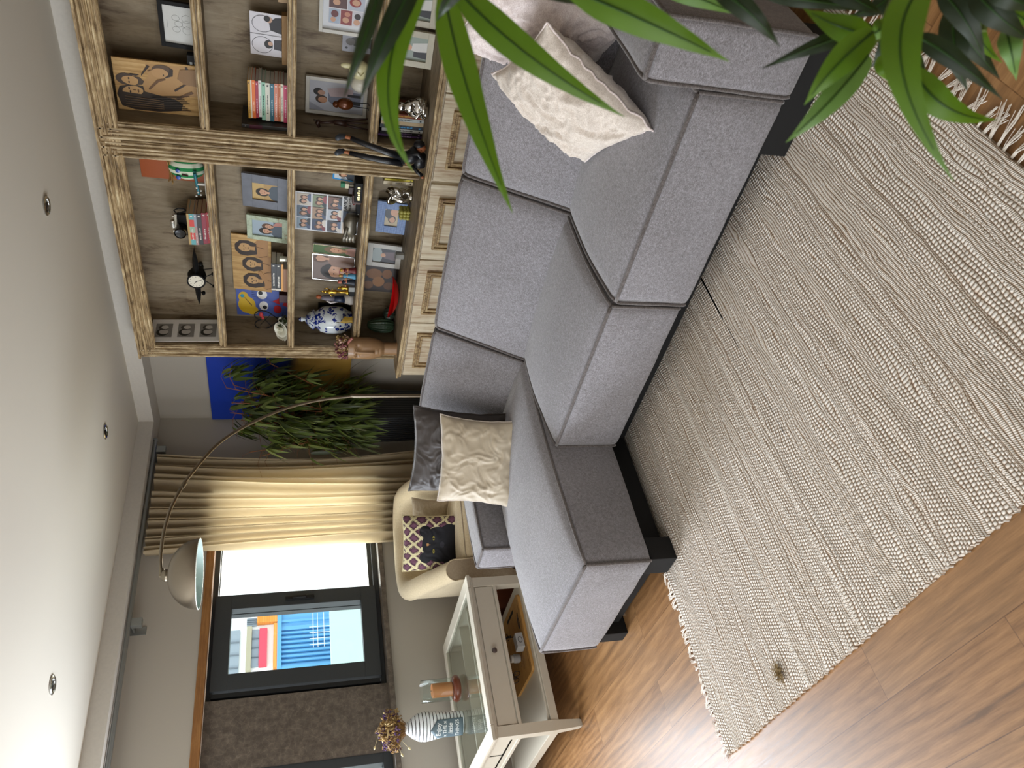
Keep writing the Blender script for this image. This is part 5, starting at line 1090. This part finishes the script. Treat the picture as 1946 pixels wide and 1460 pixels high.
M_wf = col('#cfccc2', .5, 0, .04)
picture('framed_collage', 'large white frame holding a red toned family photo collage, third shelf of the right bookcase', 3.275, 3.61, Z3, .275, -.165, .06, border=.018, depth=.028, fm=M_wf, mat_w=.026, mat_c='#d3d5d8', bg='#d8d4d6', shapes=g_sh + fac)
picture('monochrome_photo', 'small unframed black and white photo right beside the large white collage frame', 3.17, 3.27, Z3, .15, -.125, .04, depth=.003, bg='#9a9ba4', easel=False, cat='photo', shapes=[('p', [(.3, 0), (.35, .6), (.75, .7), (.95, .3), (.9, 0)], '#4a4a4c'), ('e', .55, .72, .2, .16, '#6a6868'), ('e', .2, .85, .06, .05, '#2a2a2c')])
cr = thing('cream_creature', 'pale yellow and white ceramic creature with round ears, partly behind a leaf', 'ornament', (3.075, -.22, Z3))
G().ball((.045, 0, .058), .052, (1, .75, 1.1), 24).ball((.062, 0, .128), .020, (.8, .5, 1.6), 14).tube([(.05, -.04, .07), (.03, -.045, .055), (.05, -.04, .04)], .003, 5).done('head', col('#cfc79a', .25), cr, smooth='all')
G().ball((-.035, .0, .052), .045, (1, .8, 1.1), 22).done('body', col('#cfcabb', .25), cr, smooth='all')
picture('framed_portrait', 'white frame with a drawn portrait of a couple in grey, behind the dark giraffe figure', 2.805, 3.02, Z3, .335, -.15, .05, border=.020, depth=.022, fm=M_wf, bg='#b9bcc6', shapes=[('p', [(.0, 1), (.25, 1), (.0, .7)], '#9a9ca8'), ('p', [(.25, .05), (.2, .55), (.35, .66), (.62, .66), (.75, .5), (.7, .05)], '#74798a'), ('e', .38, .78, .14, .11, '#3d2c22'), ('e', .36, .755, .10, .085, '#b98a6c'), ('e', .62, .84, .12, .09, '#17161a'), ('e', .6, .78, .08, .07, '#b08a76'), ('p', [(.55, .2), (.5, .62), (.75, .68), (.85, .4), (.8, .2)], '#b8a6aa'), ('r', .30, .05, .42, .26, '#1c1a1e'), ('r', .55, .05, .64, .30, '#232127')])
gf = thing('wooden_giraffe', 'slim dark carved wooden giraffe standing in front of the couple portrait frame', 'figurine', (2.845, -.30, Z3)); M_dkw = col('#2f1a12', .45, 0, .3, 0, 20)
g = G(); g.tube([(0, 0, .12), (.002, 0, .15), (.004, 0, .185)], lambda t: .019 - .005 * t, 12).tube([(.004, 0, .18), (-.004, 0, .225), (-.008, 0, .262)], lambda t: .009 - .002 * t, 10).tube([(.004, 0, .262), (-.012, 0, .274), (-.034, 0, .262)], lambda t: .009 + .004 * math.sin(PI * t), 10)
for s in (-1, 1): g.tube([(.0, s * .004, .275), (.004, s * .006, .293)], .002, 5)
for dx, dy in ((-.012, -.01), (.012, -.01), (-.02, .012), (.02, .012)): g.tube([(dx * .6, dy * .5, .13), (dx * 1.2, dy, .06), (dx * 1.6, dy, .0)], lambda t: .008 - .0035 * t, 8)
g.done('body', M_dkw, gf, smooth='all')
bd_ = thing('bronze_bird', 'round brown glass bird on thin legs, right of the giraffe figure', 'figurine', (2.955, -.29, Z3)); M_amb = col('#5a2e12', .2, .3, .3, 0, 40)
G().ball((0, 0, .13), .036, (.9, .8, 1.25), 20).ball((-.002, -.01, .178), .018, (1, 1, 1), 14).tube([(-.004, -.024, .178), (-.006, -.042, .172)], lambda t: .005 * (1 - t) + .001, 6).done('body', M_amb, bd_, smooth='all')
g = G()
for s in (-1, 1): g.tube([(s * .012, 0, .09), (s * .014, 0, .004), (s * .014, -.02, .003)], .0025, 6)
g.done('leg', M_black, bd_, smooth=True)
# counter of the right bookcase
gp = 'upright books behind the reclining figure'
xx = 2.815
for lb, th, c, h_, dk in (('purple spined book nearest the upright on the right counter', .012, '#55356b', .250, '#cfc3d8'), ('black book with purple print on the right counter', .018, '#141216', .235, '#8a6a9a'), ('white book with small black print on the right counter', .018, '#c9c9c6', .228, '#1c1c1c'), ('black book with sky blue ends on the right counter', .022, '#101720', .240, '#2f8fc4'), ('plain beige book on the right counter', .022, '#b39c76', .236, '#b39c76'), ('light grey green book on the right counter', .020, '#b3b9b4', .236, '#3c4440'), ('dark orange pictured book touching the silver figure', .022, '#7a3418', .225, '#c99a3a')):
    book_up(lb, xx, th, -.34, Z4, h_, .17, c, gp, dark=dk); xx += th + .0006
sf = thing('silver_buddha_figure', 'shiny silver seated figure beside the books on the right counter', 'sculpture', (3.035, -.40, Z4))
G().ball((0, 0, .045), .045, (1.25, .9, .95), 24).ball((0, -.005, .095), .034, (1.1, .9, 1.1), 20).ball((0, -.01, .142), .024, (1, 1, 1.1), 18).tube([(-.045, -.01, .02), (-.02, -.05, .016), (.03, -.045, .02)], .016, 12).tube([(.045, -.01, .02), (.02, -.055, .03), (-.03, -.045, .022)], .015, 12).tube([(-.035, -.01, .10), (-.045, -.03, .06), (-.01, -.045, .045)], .010, 10).tube([(.035, -.01, .10), (.045, -.03, .06), (.01, -.045, .045)], .010, 10).done('figure', M_mirror, sf, smooth='all')
for x0_, x1_, y_, lb, hh in ((3.222, 3.41, -.33, 'cream distressed frame with a wedding photo, nearer the silver figure on the right counter', .20), (3.425, 3.62, -.31, 'cream distressed frame with a pale green picture, at the picture edge of the right counter', .20)):
    picture('framed_photo', lb, x0_, x1_, Z4, hh, y_, .10, border=.032, depth=.022, fm=col('#bdb7a4', .6, 0, .18, .2, 22), bg='#8f9a90', shapes=[('p', [(.3, 0), (.4, .6), (.7, .55), (.8, 0)], '#cfcdc8'), ('e', .52, .68, .12, .11, SK), ('p', [(.1, 0), (.15, .5), (.35, .5), (.4, 0)], '#2e2e32')])
# reclining black doll with legs up on the counter edge, leaning against the uprights
do = thing('reclining_doll', 'black clothed figurine lying with its legs stretched up against the bookcase uprights', 'figurine', (2.79, -.53, Z4))
M_bk = col('#15161b', .35, 0, .2, .4, 50); M_sk2 = col('#a0603a', .55); M_gy = col('#3a4048', .5)
G().tube([(.06, -.01, .045), (.03, -.02, .085), (.01, -.01, .13)], lambda t: .042 - .008 * t, 16).tube([(-.02, -.02, .03), (.05, -.02, .035)], .032, 14).done('coat', M_bk, do, smooth='all')
for dx, tx_, lb in ((.018, .075, 0), (-.018, -.015, 1)):
    l_ = G().tube([(dx, -.01, .12), (dx + (tx_ - dx) * .35, .0, .22), (dx + (tx_ - dx) * .7, .02, .32), (tx_, .045, .405)], lambda t: .021 - .008 * t, 14).done('leg', M_bk, do, smooth='all')
    G().tube([(tx_, .045, .40), (tx_ + .002, .052, .445)], .0095, 10).done('ankle', M_sk2, l_, smooth='all')
    G().tube([(tx_ + .002, .056, .435), (tx_ + .003, .045, .462), (tx_ + .004, .020, .478)], lambda t: .013 + .003 * math.sin(PI * t), 12).done('shoe', M_gy, l_, smooth='all')
G().tube([(.05, -.03, .10), (.07, -.05, .05), (.035, -.06, .02)], .011, 10).tube([(-.02, -.02, .07), (-.045, -.045, .04), (-.06, -.055, .013)], .011, 10).done('arm', M_bk, do, smooth='all')
G().ball((.005, -.045, .105), .010, seg=10).ball((-.066, -.058, .012), .010, seg=10).done('hand', M_sk2, do, smooth='all')
hd_ = G().ball((.085, -.01, .036), .027, (1, .95, 1.15), 18).tube([(.065, -.01, .042), (.05, -.01, .05)], .012, 10).ball((.08, -.037, .034), .005, seg=8).done('head', M_sk2, do, smooth='all'); G().ball((.096, -.004, .042), .029, (1, 1, 1.1), 18).done('hair', M_bk, hd_, smooth='all')

# ================================================================ on and in the coffee table
TZ = .4955
M_cgl = pane('hurricane glass')
hc_ = thing('candle_holder', 'glass lantern with an amber candle on a round wooden base, on the table', 'candle holder', (.43, -2.548, TZ))
G().lathe([(.055, 0), (.070, .004), (.078, .018), (.078, .030), (.068, .044), (.060, .048), (.001, .048)], seg=40).done('base', col('#6a2f16', .3, 0, .2, 0, 18, .4), hc_, smooth='all')
G().lathe([(.066, .048), (.066, .235), (.064, .235), (.064, .050)], seg=40, cap=(False, False)).done('glass_cylinder', M_cgl, hc_, smooth='all')
t = NT('amber wax'); t.color(t.mix(t.noise(14, 3), '#b96a34', '#cf8c50')).rough(.5); t.p.inputs['Subsurface Weight'].default_value = .3; t.p.inputs['Subsurface Radius'].default_value = (.02, .01, .004)
cd = G().lathe([(.001, .050), (.041, .050), (.042, .168), (.038, .172), (.001, .168)], seg=32).done('candle', t.mat, hc_, smooth=True); G().tube([(0, 0, .168), (.001, 0, .182)], .0014, 5).done('wick', M_black, cd)
t = NT('white with hand drawn black stripes'); z_ = t.xyz()[2]; wob = t.math('MULTIPLY', t.math('SUBTRACT', t.noise(14, 2), .5), .010); ln_ = t.math('LESS_THAN', t.math('FRACT', t.math('DIVIDE', t.math('ADD', z_, wob), .0205)), .22); t.color(t.mix(ln_, '#dfe3e6', '#101114')).rough(.3); M_str = t.mat
va = thing('striped_vase', 'white vase with thin black stripes and a grey message tag, holding dried flowers', 'vase', (.385, -2.735, TZ), math.radians(47))
prof = [(.001, 0), (.058, 0), (.064, .006), (.068, .06), (.074, .14), (.082, .20), (.085, .235), (.078, .27), (.058, .305), (.036, .33), (.029, .345), (.031, .352), (.026, .352), (.024, .34)]
G().lathe(prof, seg=48, sq=(1, .8)).done('body', M_str, va, smooth='all')
tagm = G(); tg = []
def tagp(x, z): 
    a = x / .080; return Vector((.0755 * math.sin(a) * 1.03, -.0625 * math.cos(a) - .0045, z))
nx, nz = 14, 12; n0 = 0
def tg_f(u, v):
    x = (u - .5) * .120; top = .165 + .042 * (1 - abs(u - .5) * 2); return tagp(x, .012 + (top - .012) * v)
tag_o = tagm.grid(tg_f, 24, 10).done('message_tag', col('#51626a', .6), va, smooth='all'); m_ = tag_o.modifiers.new('thickness', 'SOLIDIFY'); m_.thickness = .003; m_.offset = 0
M_chalk = col('#f2f4f2', .7)
for body, size, z_, shr in (('Enjoy', .036, .158, .1), ('x THE x', .028, .122, 0), ('little', .036, .088, .25), ('THINGS', .028, .048, 0)):
    o = text_mesh('lettering', body, size, M_chalk, tag_o, (0, 0, 0), (0, 0, 0), .0004, shear=shr, offset=.0007)
    for v in o.data.vertices:
        p = tagp(v.co.x, z_ + v.co.y); n_ = Vector((math.sin(v.co.x / .08), -math.cos(v.co.x / .08), 0)); v.co = p + n_ * (.0022 + abs(v.co.z))
dried(va, (0, 0, .345), 240, .115, .165, ['#8a6c3c', '#a88a55', '#6e5432', '#4a2f5c', '#b39c6c'], 9, (.005, .011))
for a, b in ((( -.06, 0, .37), (-.105, 0, .33)), ((.0, -.02, .5), (-.06, -.03, .52)), ((-.09, 0, .39), (-.13, -.01, .37))):
    d = (Vector(b) - Vector(a)).normalized(); G().tube([a, (Vector(a) + Vector(b)) / 2, b, Vector(b) + d * .004, Vector(b) + d * .012, Vector(b) + d * .026], lambda t: .0008 if t < .62 else .008 * math.sin(PI * (.1 + .85 * (t - .6) / .4)), 8).done('seed_head', col('#c2b184', .8), va, smooth='all')

# things in the tray under the glass
pn = thing('green_pen', 'short dark green glossy pen seen through the glass top', 'pen', (.72, -2.72, .384), .9); G().tube([(-.06, 0, .012), (.06, 0, .012)], .010, 12).done('barrel', col('#0c4a2c', .25), pn, smooth=True); G().tube([(.06, 0, .012), (.072, 0, .012)], .006, 10).done('tip', M_silver, pn, smooth=True)
for x, y, s, lb in ((.84, -2.34, 1.0, 'large clear crystal bowl under the glass top near the armchair corner'), (.86, -2.50, .7, 'small clear crystal bowl under the glass top beside the larger one'), (.80, -2.86, .85, 'shallow clear dish under the glass top below the striped vase')):
    b_ = thing('crystal_bowl', lb, 'bowl', (x, y, .383)); G().lathe([(.02 * s, 0), (.045 * s, .012), (.055 * s, .035), (.052 * s, .035), (.042 * s, .015), (.001, .006)], seg=12, cap=(True, True)).done('glass', col('#a9adb0', .12, .3), b_, smooth=True)
# bamboo board with small objects on the lower shelf
SZ = .1725
t = driftwood('bamboo', 'y', [(.3, '#a57436'), (.5, '#b98a48'), (.7, '#c79c58')], 1.4, .05)
bo = thing('bamboo_board', 'bamboo serving board with cut-out handle lying on the lower shelf of the table', 'board', (.76, -2.46, SZ), .0)
g = G(); hw_, hl_ = .205, .235; pts = []
for cx_, cy_, a0 in ((hw_ - .03, hl_ - .03, 0), (-hw_ + .03, hl_ - .03, 90), (-hw_ + .03, -hl_ + .03, 180), (hw_ - .03, -hl_ + .03, 270)):
    for k in range(6): a = math.radians(a0 + 90 * k / 5); pts.append((cx_ + .03 * math.cos(a), cy_ + .03 * math.sin(a)))
g.prism(pts, 0, .016, 'z').done('board', t, bo); G().box(-.10, .06, .180, .200, .0155, .0168, .0).done('handle_slot', M_black, bo)
g = G().tube([(hw_ - .03, hl_ - .03, .0165), (hw_ - .03, -hl_ + .03, .0165)], .0012, 4); g.tube([(.02, -.14, .0165), (.05, -.12, .0165), (.04, -.10, .0165), (.07, -.08, .0165), (.06, -.05, .0165)], .0015, 4); g.tube([(.06, -.17, .0165), (.08, -.13, .0165)], .0015, 4); g.done('engraving', col('#4a2f18', .7), bo)
BZ = SZ + .0165
bx2 = thing('white_box', 'small white box with a grey emblem on the bamboo board', 'box', (.895, -2.50, BZ), .1); G().box(-.03, .03, -.045, .045, 0, .045, .004).done('body', col('#b9b9b6', .5), bx2)
G().tube([(.0305, .018 * math.cos(a), .022 + .012 * math.sin(a)) for a in [2 * PI * k / 16 for k in range(17)]], .0016, 5).done('emblem', col('#4a4a4a', .5), bx2)
wj = thing('white_jar', 'small white jar with a pale lid behind the white box', 'jar', (.775, -2.545, BZ)); G().lathe([(.022, 0), (.026, .01), (.026, .035), (.020, .042)], seg=20).done('body', col('#b6b4b0', .4), wj, smooth=True); G().lathe([(.022, .042), (.022, .056), (.001, .058)], seg=20).done('lid', col('#c9c4b8', .4), wj, smooth=True)
mt = thing('miniature_tree', 'tiny dark metal tree ornament on the bamboo board', 'ornament', (.80, -2.425, BZ)); g = G().lathe([(.02, 0), (.018, .006), (.004, .01)], seg=14).tube([(0, 0, .005), (.002, 0, .04), (0, .004, .075)], .0035, 6)
for k in range(10):
    a = k * 2.4; g.tube([(0, 0, .03 + k * .005), (math.cos(a) * .018, math.sin(a) * .018, .045 + k * .005)], .0016, 5).ball((math.cos(a) * .019, math.sin(a) * .019, .046 + k * .005), .0045, seg=8)
g.done('figure', col('#2a211c', .4, .5), mt, smooth=True)
mb = thing('miniature_bicycle', 'tiny dark metal bicycle ornament at the near end of the bamboo board', 'ornament', (.70, -2.625, BZ), .4); g = G()
for x in (-.026, .026): g.tube([(x + .02 * math.cos(a), 0, .022 + .02 * math.sin(a)) for a in [2 * PI * k / 20 for k in range(21)]], .0022, 6)
g.tube([(-.026, 0, .022), (-.005, 0, .045), (.022, 0, .048), (.026, 0, .022)], .0018, 5).tube([(-.005, 0, .045), (.0, 0, .02), (.022, 0, .048), (.018, 0, .06), (.006, 0, .062)], .0018, 5).tube([(-.026, 0, .022), (.0, 0, .02)], .0018, 5).tube([(-.007, 0, .045), (-.008, 0, .055)], .004, 6).done('frame', col('#2a211c', .4, .5), mb, smooth=True)
ky = thing('dark_keychain', 'dark ring and small charm lying on the bamboo board near its handle', 'keychain', (.90, -2.385, BZ)); G().tube([(.012 * math.cos(a), .035 * math.sin(a), .004) for a in [2 * PI * k / 20 for k in range(21)]], .0025, 6).tube([(.0, .035, .004), (.01, .06, .004)], .003, 6).done('ring', col('#3a2a22', .4, .4), ky, smooth=True)
bkx = thing('wooden_crate', 'reddish brown wooden crate standing on the floor against the wall behind the table', 'crate', (.40, -2.03, 0)); G().box(-.17, .17, -.09, .09, 0, .26, .006).done('body', col('#5d2c14', .45, 0, .2, .1, 14), bkx); G().box(-.175, .175, -.095, .095, .26, .275, .004).done('lid', col('#6b3418', .45, 0, .15), bkx)

# ================================================================ near bamboo plant beside the camera
LMAT = [leafmat('near leaf bright', '#466a0c', '#628c18', .25, .5), leafmat('near leaf deep', '#0f200c', '#182e12', .10, .5), leafmat('near leaf pale', '#567c38', '#70974e', .2, .5)]
M_vein = leafmat('leaf midrib', '#1d4208', '#28520e', .2, .5)
LEAVES = [
    ((4.8259, -3.6867, 1.424), (4.7937, -3.7299, 1.4398), (4.747, -3.7318, 1.4525), 0.0098, 1),
    ((4.8303, -3.6648, 1.3925), (4.7915, -3.71, 1.42), (4.7391, -3.7151, 1.4378), 0.0152, 1),
    ((4.8244, -3.6446, 1.383), (4.7598, -3.7151, 1.4163), (4.696, -3.7493, 1.3918), 0.0192, 0),
    ((4.8047, -3.6422, 1.3665), (4.7526, -3.7216, 1.3469), (4.6783, -3.7735, 1.3047), 0.0234, 0),
    ((4.8099, -3.6408, 1.3566), (4.7872, -3.7052, 1.298), (4.7563, -3.7299, 1.2101), 0.0225, 0),
    ((4.8502, -3.72, 1.2836), (4.848, -3.7605, 1.229), (4.8306, -3.7676, 1.1553), 0.0229, 0),
    ((4.8691, -3.7175, 1.169), (4.8629, -3.7499, 1.1442), (4.8397, -3.7481, 1.1039), 0.0144, 1),
    ((4.8045, -3.5297, 1.1274), (4.8062, -3.5587, 1.0905), (4.7921, -3.5453, 1.0353), 0.0164, 2),
    ((4.8431, -3.6368, 1.0648), (4.852, -3.6597, 1.0242), (4.8479, -3.6467, 0.9508), 0.0118, 1),
    ((4.8559, -3.7352, 1.016), (4.8584, -3.733, 1.051), (4.8536, -3.6894, 1.0588), 0.0189, 0),
    ((4.8546, -3.7127, 1.0003), (4.8384, -3.7242, 1.0505), (4.8022, -3.703, 1.0827), 0.013, 1),
    ((4.8641, -3.7517, 1.0284), (4.8418, -3.7756, 1.0645), (4.8034, -3.7694, 1.0713), 0.0201, 0),
    ((4.8434, -3.7477, 1.0181), (4.8126, -3.7795, 1.0572), (4.7698, -3.773, 1.0737), 0.0189, 2),
    ((4.9219, -3.8034, 1.048), (4.8793, -3.8531, 1.0749), (4.8188, -3.9017, 1.0165), 0.0237, 0),
    ((4.8629, -3.7441, 0.9771), (4.8581, -3.7748, 0.9529), (4.8345, -3.7812, 0.8897), 0.0144, 1),
    ((4.8623, -3.6392, 0.8657), (4.8355, -3.6804, 0.8723), (4.8005, -3.6844, 0.8333), 0.0228, 1),
    ((4.8845, -3.6808, 0.9276), (4.8725, -3.7151, 0.913), (4.8426, -3.7182, 0.8694), 0.0191, 1),
    ((4.9002, -3.7233, 0.9318), (4.8913, -3.7535, 0.9189), (4.8749, -3.749, 0.8636), 0.0207, 1),
    ((4.8685, -3.6652, 0.8608), (4.8539, -3.6936, 0.8664), (4.8327, -3.688, 0.8172), 0.0141, 0),
    ((4.8622, -3.6834, 0.8336), (4.8505, -3.7094, 0.8377), (4.8238, -3.7031, 0.8042), 0.0172, 2),
    ((4.8423, -3.7649, 0.98), (4.83, -3.8013, 0.9613), (4.8214, -3.7931, 0.895), 0.0198, 0),
    ((4.8207, -3.6796, 0.948), (4.8144, -3.7001, 0.9515), (4.7974, -3.684, 0.9166), 0.0131, 0),
    ((4.8421, -3.6143, 0.9038), (4.8235, -3.6431, 0.9189), (4.7898, -3.631, 0.9123), 0.0213, 1),
    ((4.8696, -3.632, 0.9365), (4.8554, -3.6532, 0.9584), (4.8332, -3.6252, 0.9647), 0.0162, 1),
    ((4.8691, -3.6537, 1.0309), (4.8663, -3.6807, 1.0103), (4.8522, -3.6697, 0.9602), 0.0172, 1),
    ((4.863, -3.7097, 0.986), (4.8559, -3.7253, 1.0031), (4.8394, -3.7007, 0.9937), 0.0139, 0),
    ((4.829, -3.6838, 0.917), (4.8156, -3.7112, 0.9223), (4.7992, -3.6926, 0.8916), 0.0121, 1),
    ((4.9194, -3.7777, 0.971), (4.9175, -3.7994, 0.9603), (4.9105, -3.7852, 0.9107), 0.0164, 1),
    ((4.8435, -3.6096, 0.8389), (4.8296, -3.6473, 0.8211), (4.8027, -3.6479, 0.7651), 0.0196, 1),
    ((4.7633, -3.4698, 1.3739), (4.7354, -3.5101, 1.3856), (4.7018, -3.4871, 1.4025), 0.0098, 1),
    ((4.821, -3.5969, 1.2878), (4.817, -3.6229, 1.2726), (4.8006, -3.6092, 1.2343), 0.0191, 1),
    ((4.8528, -3.715, 1.361), (4.8398, -3.7369, 1.3781), (4.8132, -3.7211, 1.3843), 0.0119, 1),
    ((4.8925, -3.6751, 0.9207), (4.8871, -3.7157, 0.8746), (4.8712, -3.7071, 0.8231), 0.0143, 0),
    ((4.8905, -3.6927, 0.884), (4.881, -3.7165, 0.8881), (4.8642, -3.7007, 0.8562), 0.0124, 2),
]

np_ = thing('potted_bamboo', 'tall artificial bamboo close to the camera whose long green leaves hang into the picture', 'plant', (5.02, -3.42, 0))
def hleaf(B, M_, T, w, k):
    B, M_, T = Vector(B), Vector(M_), Vector(T); view = (M_ - Vector((5.0533, -4.3293, 1.4928))).normalized()
    tw_ = rnd.uniform(-.5, .5); n = 16; rows = []; mid = []
    for i in range(n + 1):
        t = i / n; p = B * (1 - t) ** 2 + (M_ * 2 - (B + T) * .5) * 2 * t * (1 - t) + T * t * t
        q = min(1, t + 1 / n); p2 = B * (1 - q) ** 2 + (M_ * 2 - (B + T) * .5) * 2 * q * (1 - q) + T * q * q
        if i == n: p2 = p; p = B * (1 - t + 1 / n) ** 2 + (M_ * 2 - (B + T) * .5) * 2 * (t - 1 / n) * (1 - t + 1 / n) + T * (t - 1 / n) ** 2; d = (p2 - p).normalized(); p = T
        else: d = (p2 - p).normalized()
        s = d.cross(view).normalized(); s = (s * math.cos(tw_ * .6) + view * math.sin(tw_ * .6)).normalized(); nn = s.cross(d).normalized()
        prof_ = (math.sin(PI * min(1.0, (t * .95 + .05)) ** .62)) if t < .999 else .01
        hw = w * .5 * max(.02, prof_)
        rip = .0008 * math.sin(t * 22)
        rows.append([p - s * hw + nn * (hw * .22 + rip), p - s * hw * .5 + nn * hw * .08, p, p + s * hw * .5 + nn * hw * .08, p + s * hw + nn * (hw * .22 - rip)]); mid.append(p - view * .0006)
    g = G(); g.rings(rows, close_u=False); o = g.done('leaf', LMAT[k], np_, smooth='all', world=True)
    G().tube(mid[:-2], lambda t: .0009 * (1 - t) + .0003, 5).done('midrib', M_vein, o, world=True)
for B, M_, T, w, k in LEAVES: hleaf(B, M_, T, w * 1.22, k)
base = Vector((5.02, -3.42, 0))
def stem(pts, r):
    P = [Vector(p) for p in pts]; G().tube(P, r, 8, r2=r * .4).done('cane', col('#5a6a2c', .5, 0, .2), np_, smooth=True, world=True)
stem([(5.02, -3.42, .25), (5.0, -3.45, .8), (4.95, -3.55, 1.35), (4.83, -3.60, 1.46)], .009)
stem([(5.0, -3.40, .25), (4.99, -3.48, .7), (4.93, -3.62, .93), (4.852, -3.696, .976), (4.828, -3.713, .994)], .008)
stem([(5.05, -3.44, .25), (5.02, -3.5, .75), (4.95, -3.65, .88), (4.867, -3.716, .889)], .007)
stem([(5.04, -3.40, .25), (5.06, -3.44, 1.0), (4.98, -3.52, 1.2), (4.85, -3.585, 1.242)], .007)
stem([(4.99, -3.42, .25), (4.96, -3.5, .9), (4.92, -3.6, 1.03), (4.889, -3.62, 1.058)], .006)
stem([(5.03, -3.38, .25), (5.10, -3.34, 1.1), (5.08, -3.30, 1.9)], .009)
for k in range(36):                                      # the rest of the crown, out of the picture
    a = rnd.uniform(-.6, 2.2); z0_ = rnd.uniform(.6, 1.85); b_ = Vector((5.07 + rnd.uniform(-.02, .03), -3.36, z0_)); g = G()
    leaf(g, b_, (math.cos(a), math.sin(a) * .8, rnd.uniform(-.4, .5)), rnd.uniform(.14, .24), .026, .5); g.done('leaf', LMAT[k % 3], np_, smooth='all', world=True)
G().lathe([(.10, 0), (.13, .22), (.145, .27), (.145, .30), (.12, .30), (.12, .26)], (5.02, -3.42, 0), 32).done('pot', col('#6b665e', .6), np_, smooth=True, world=True)
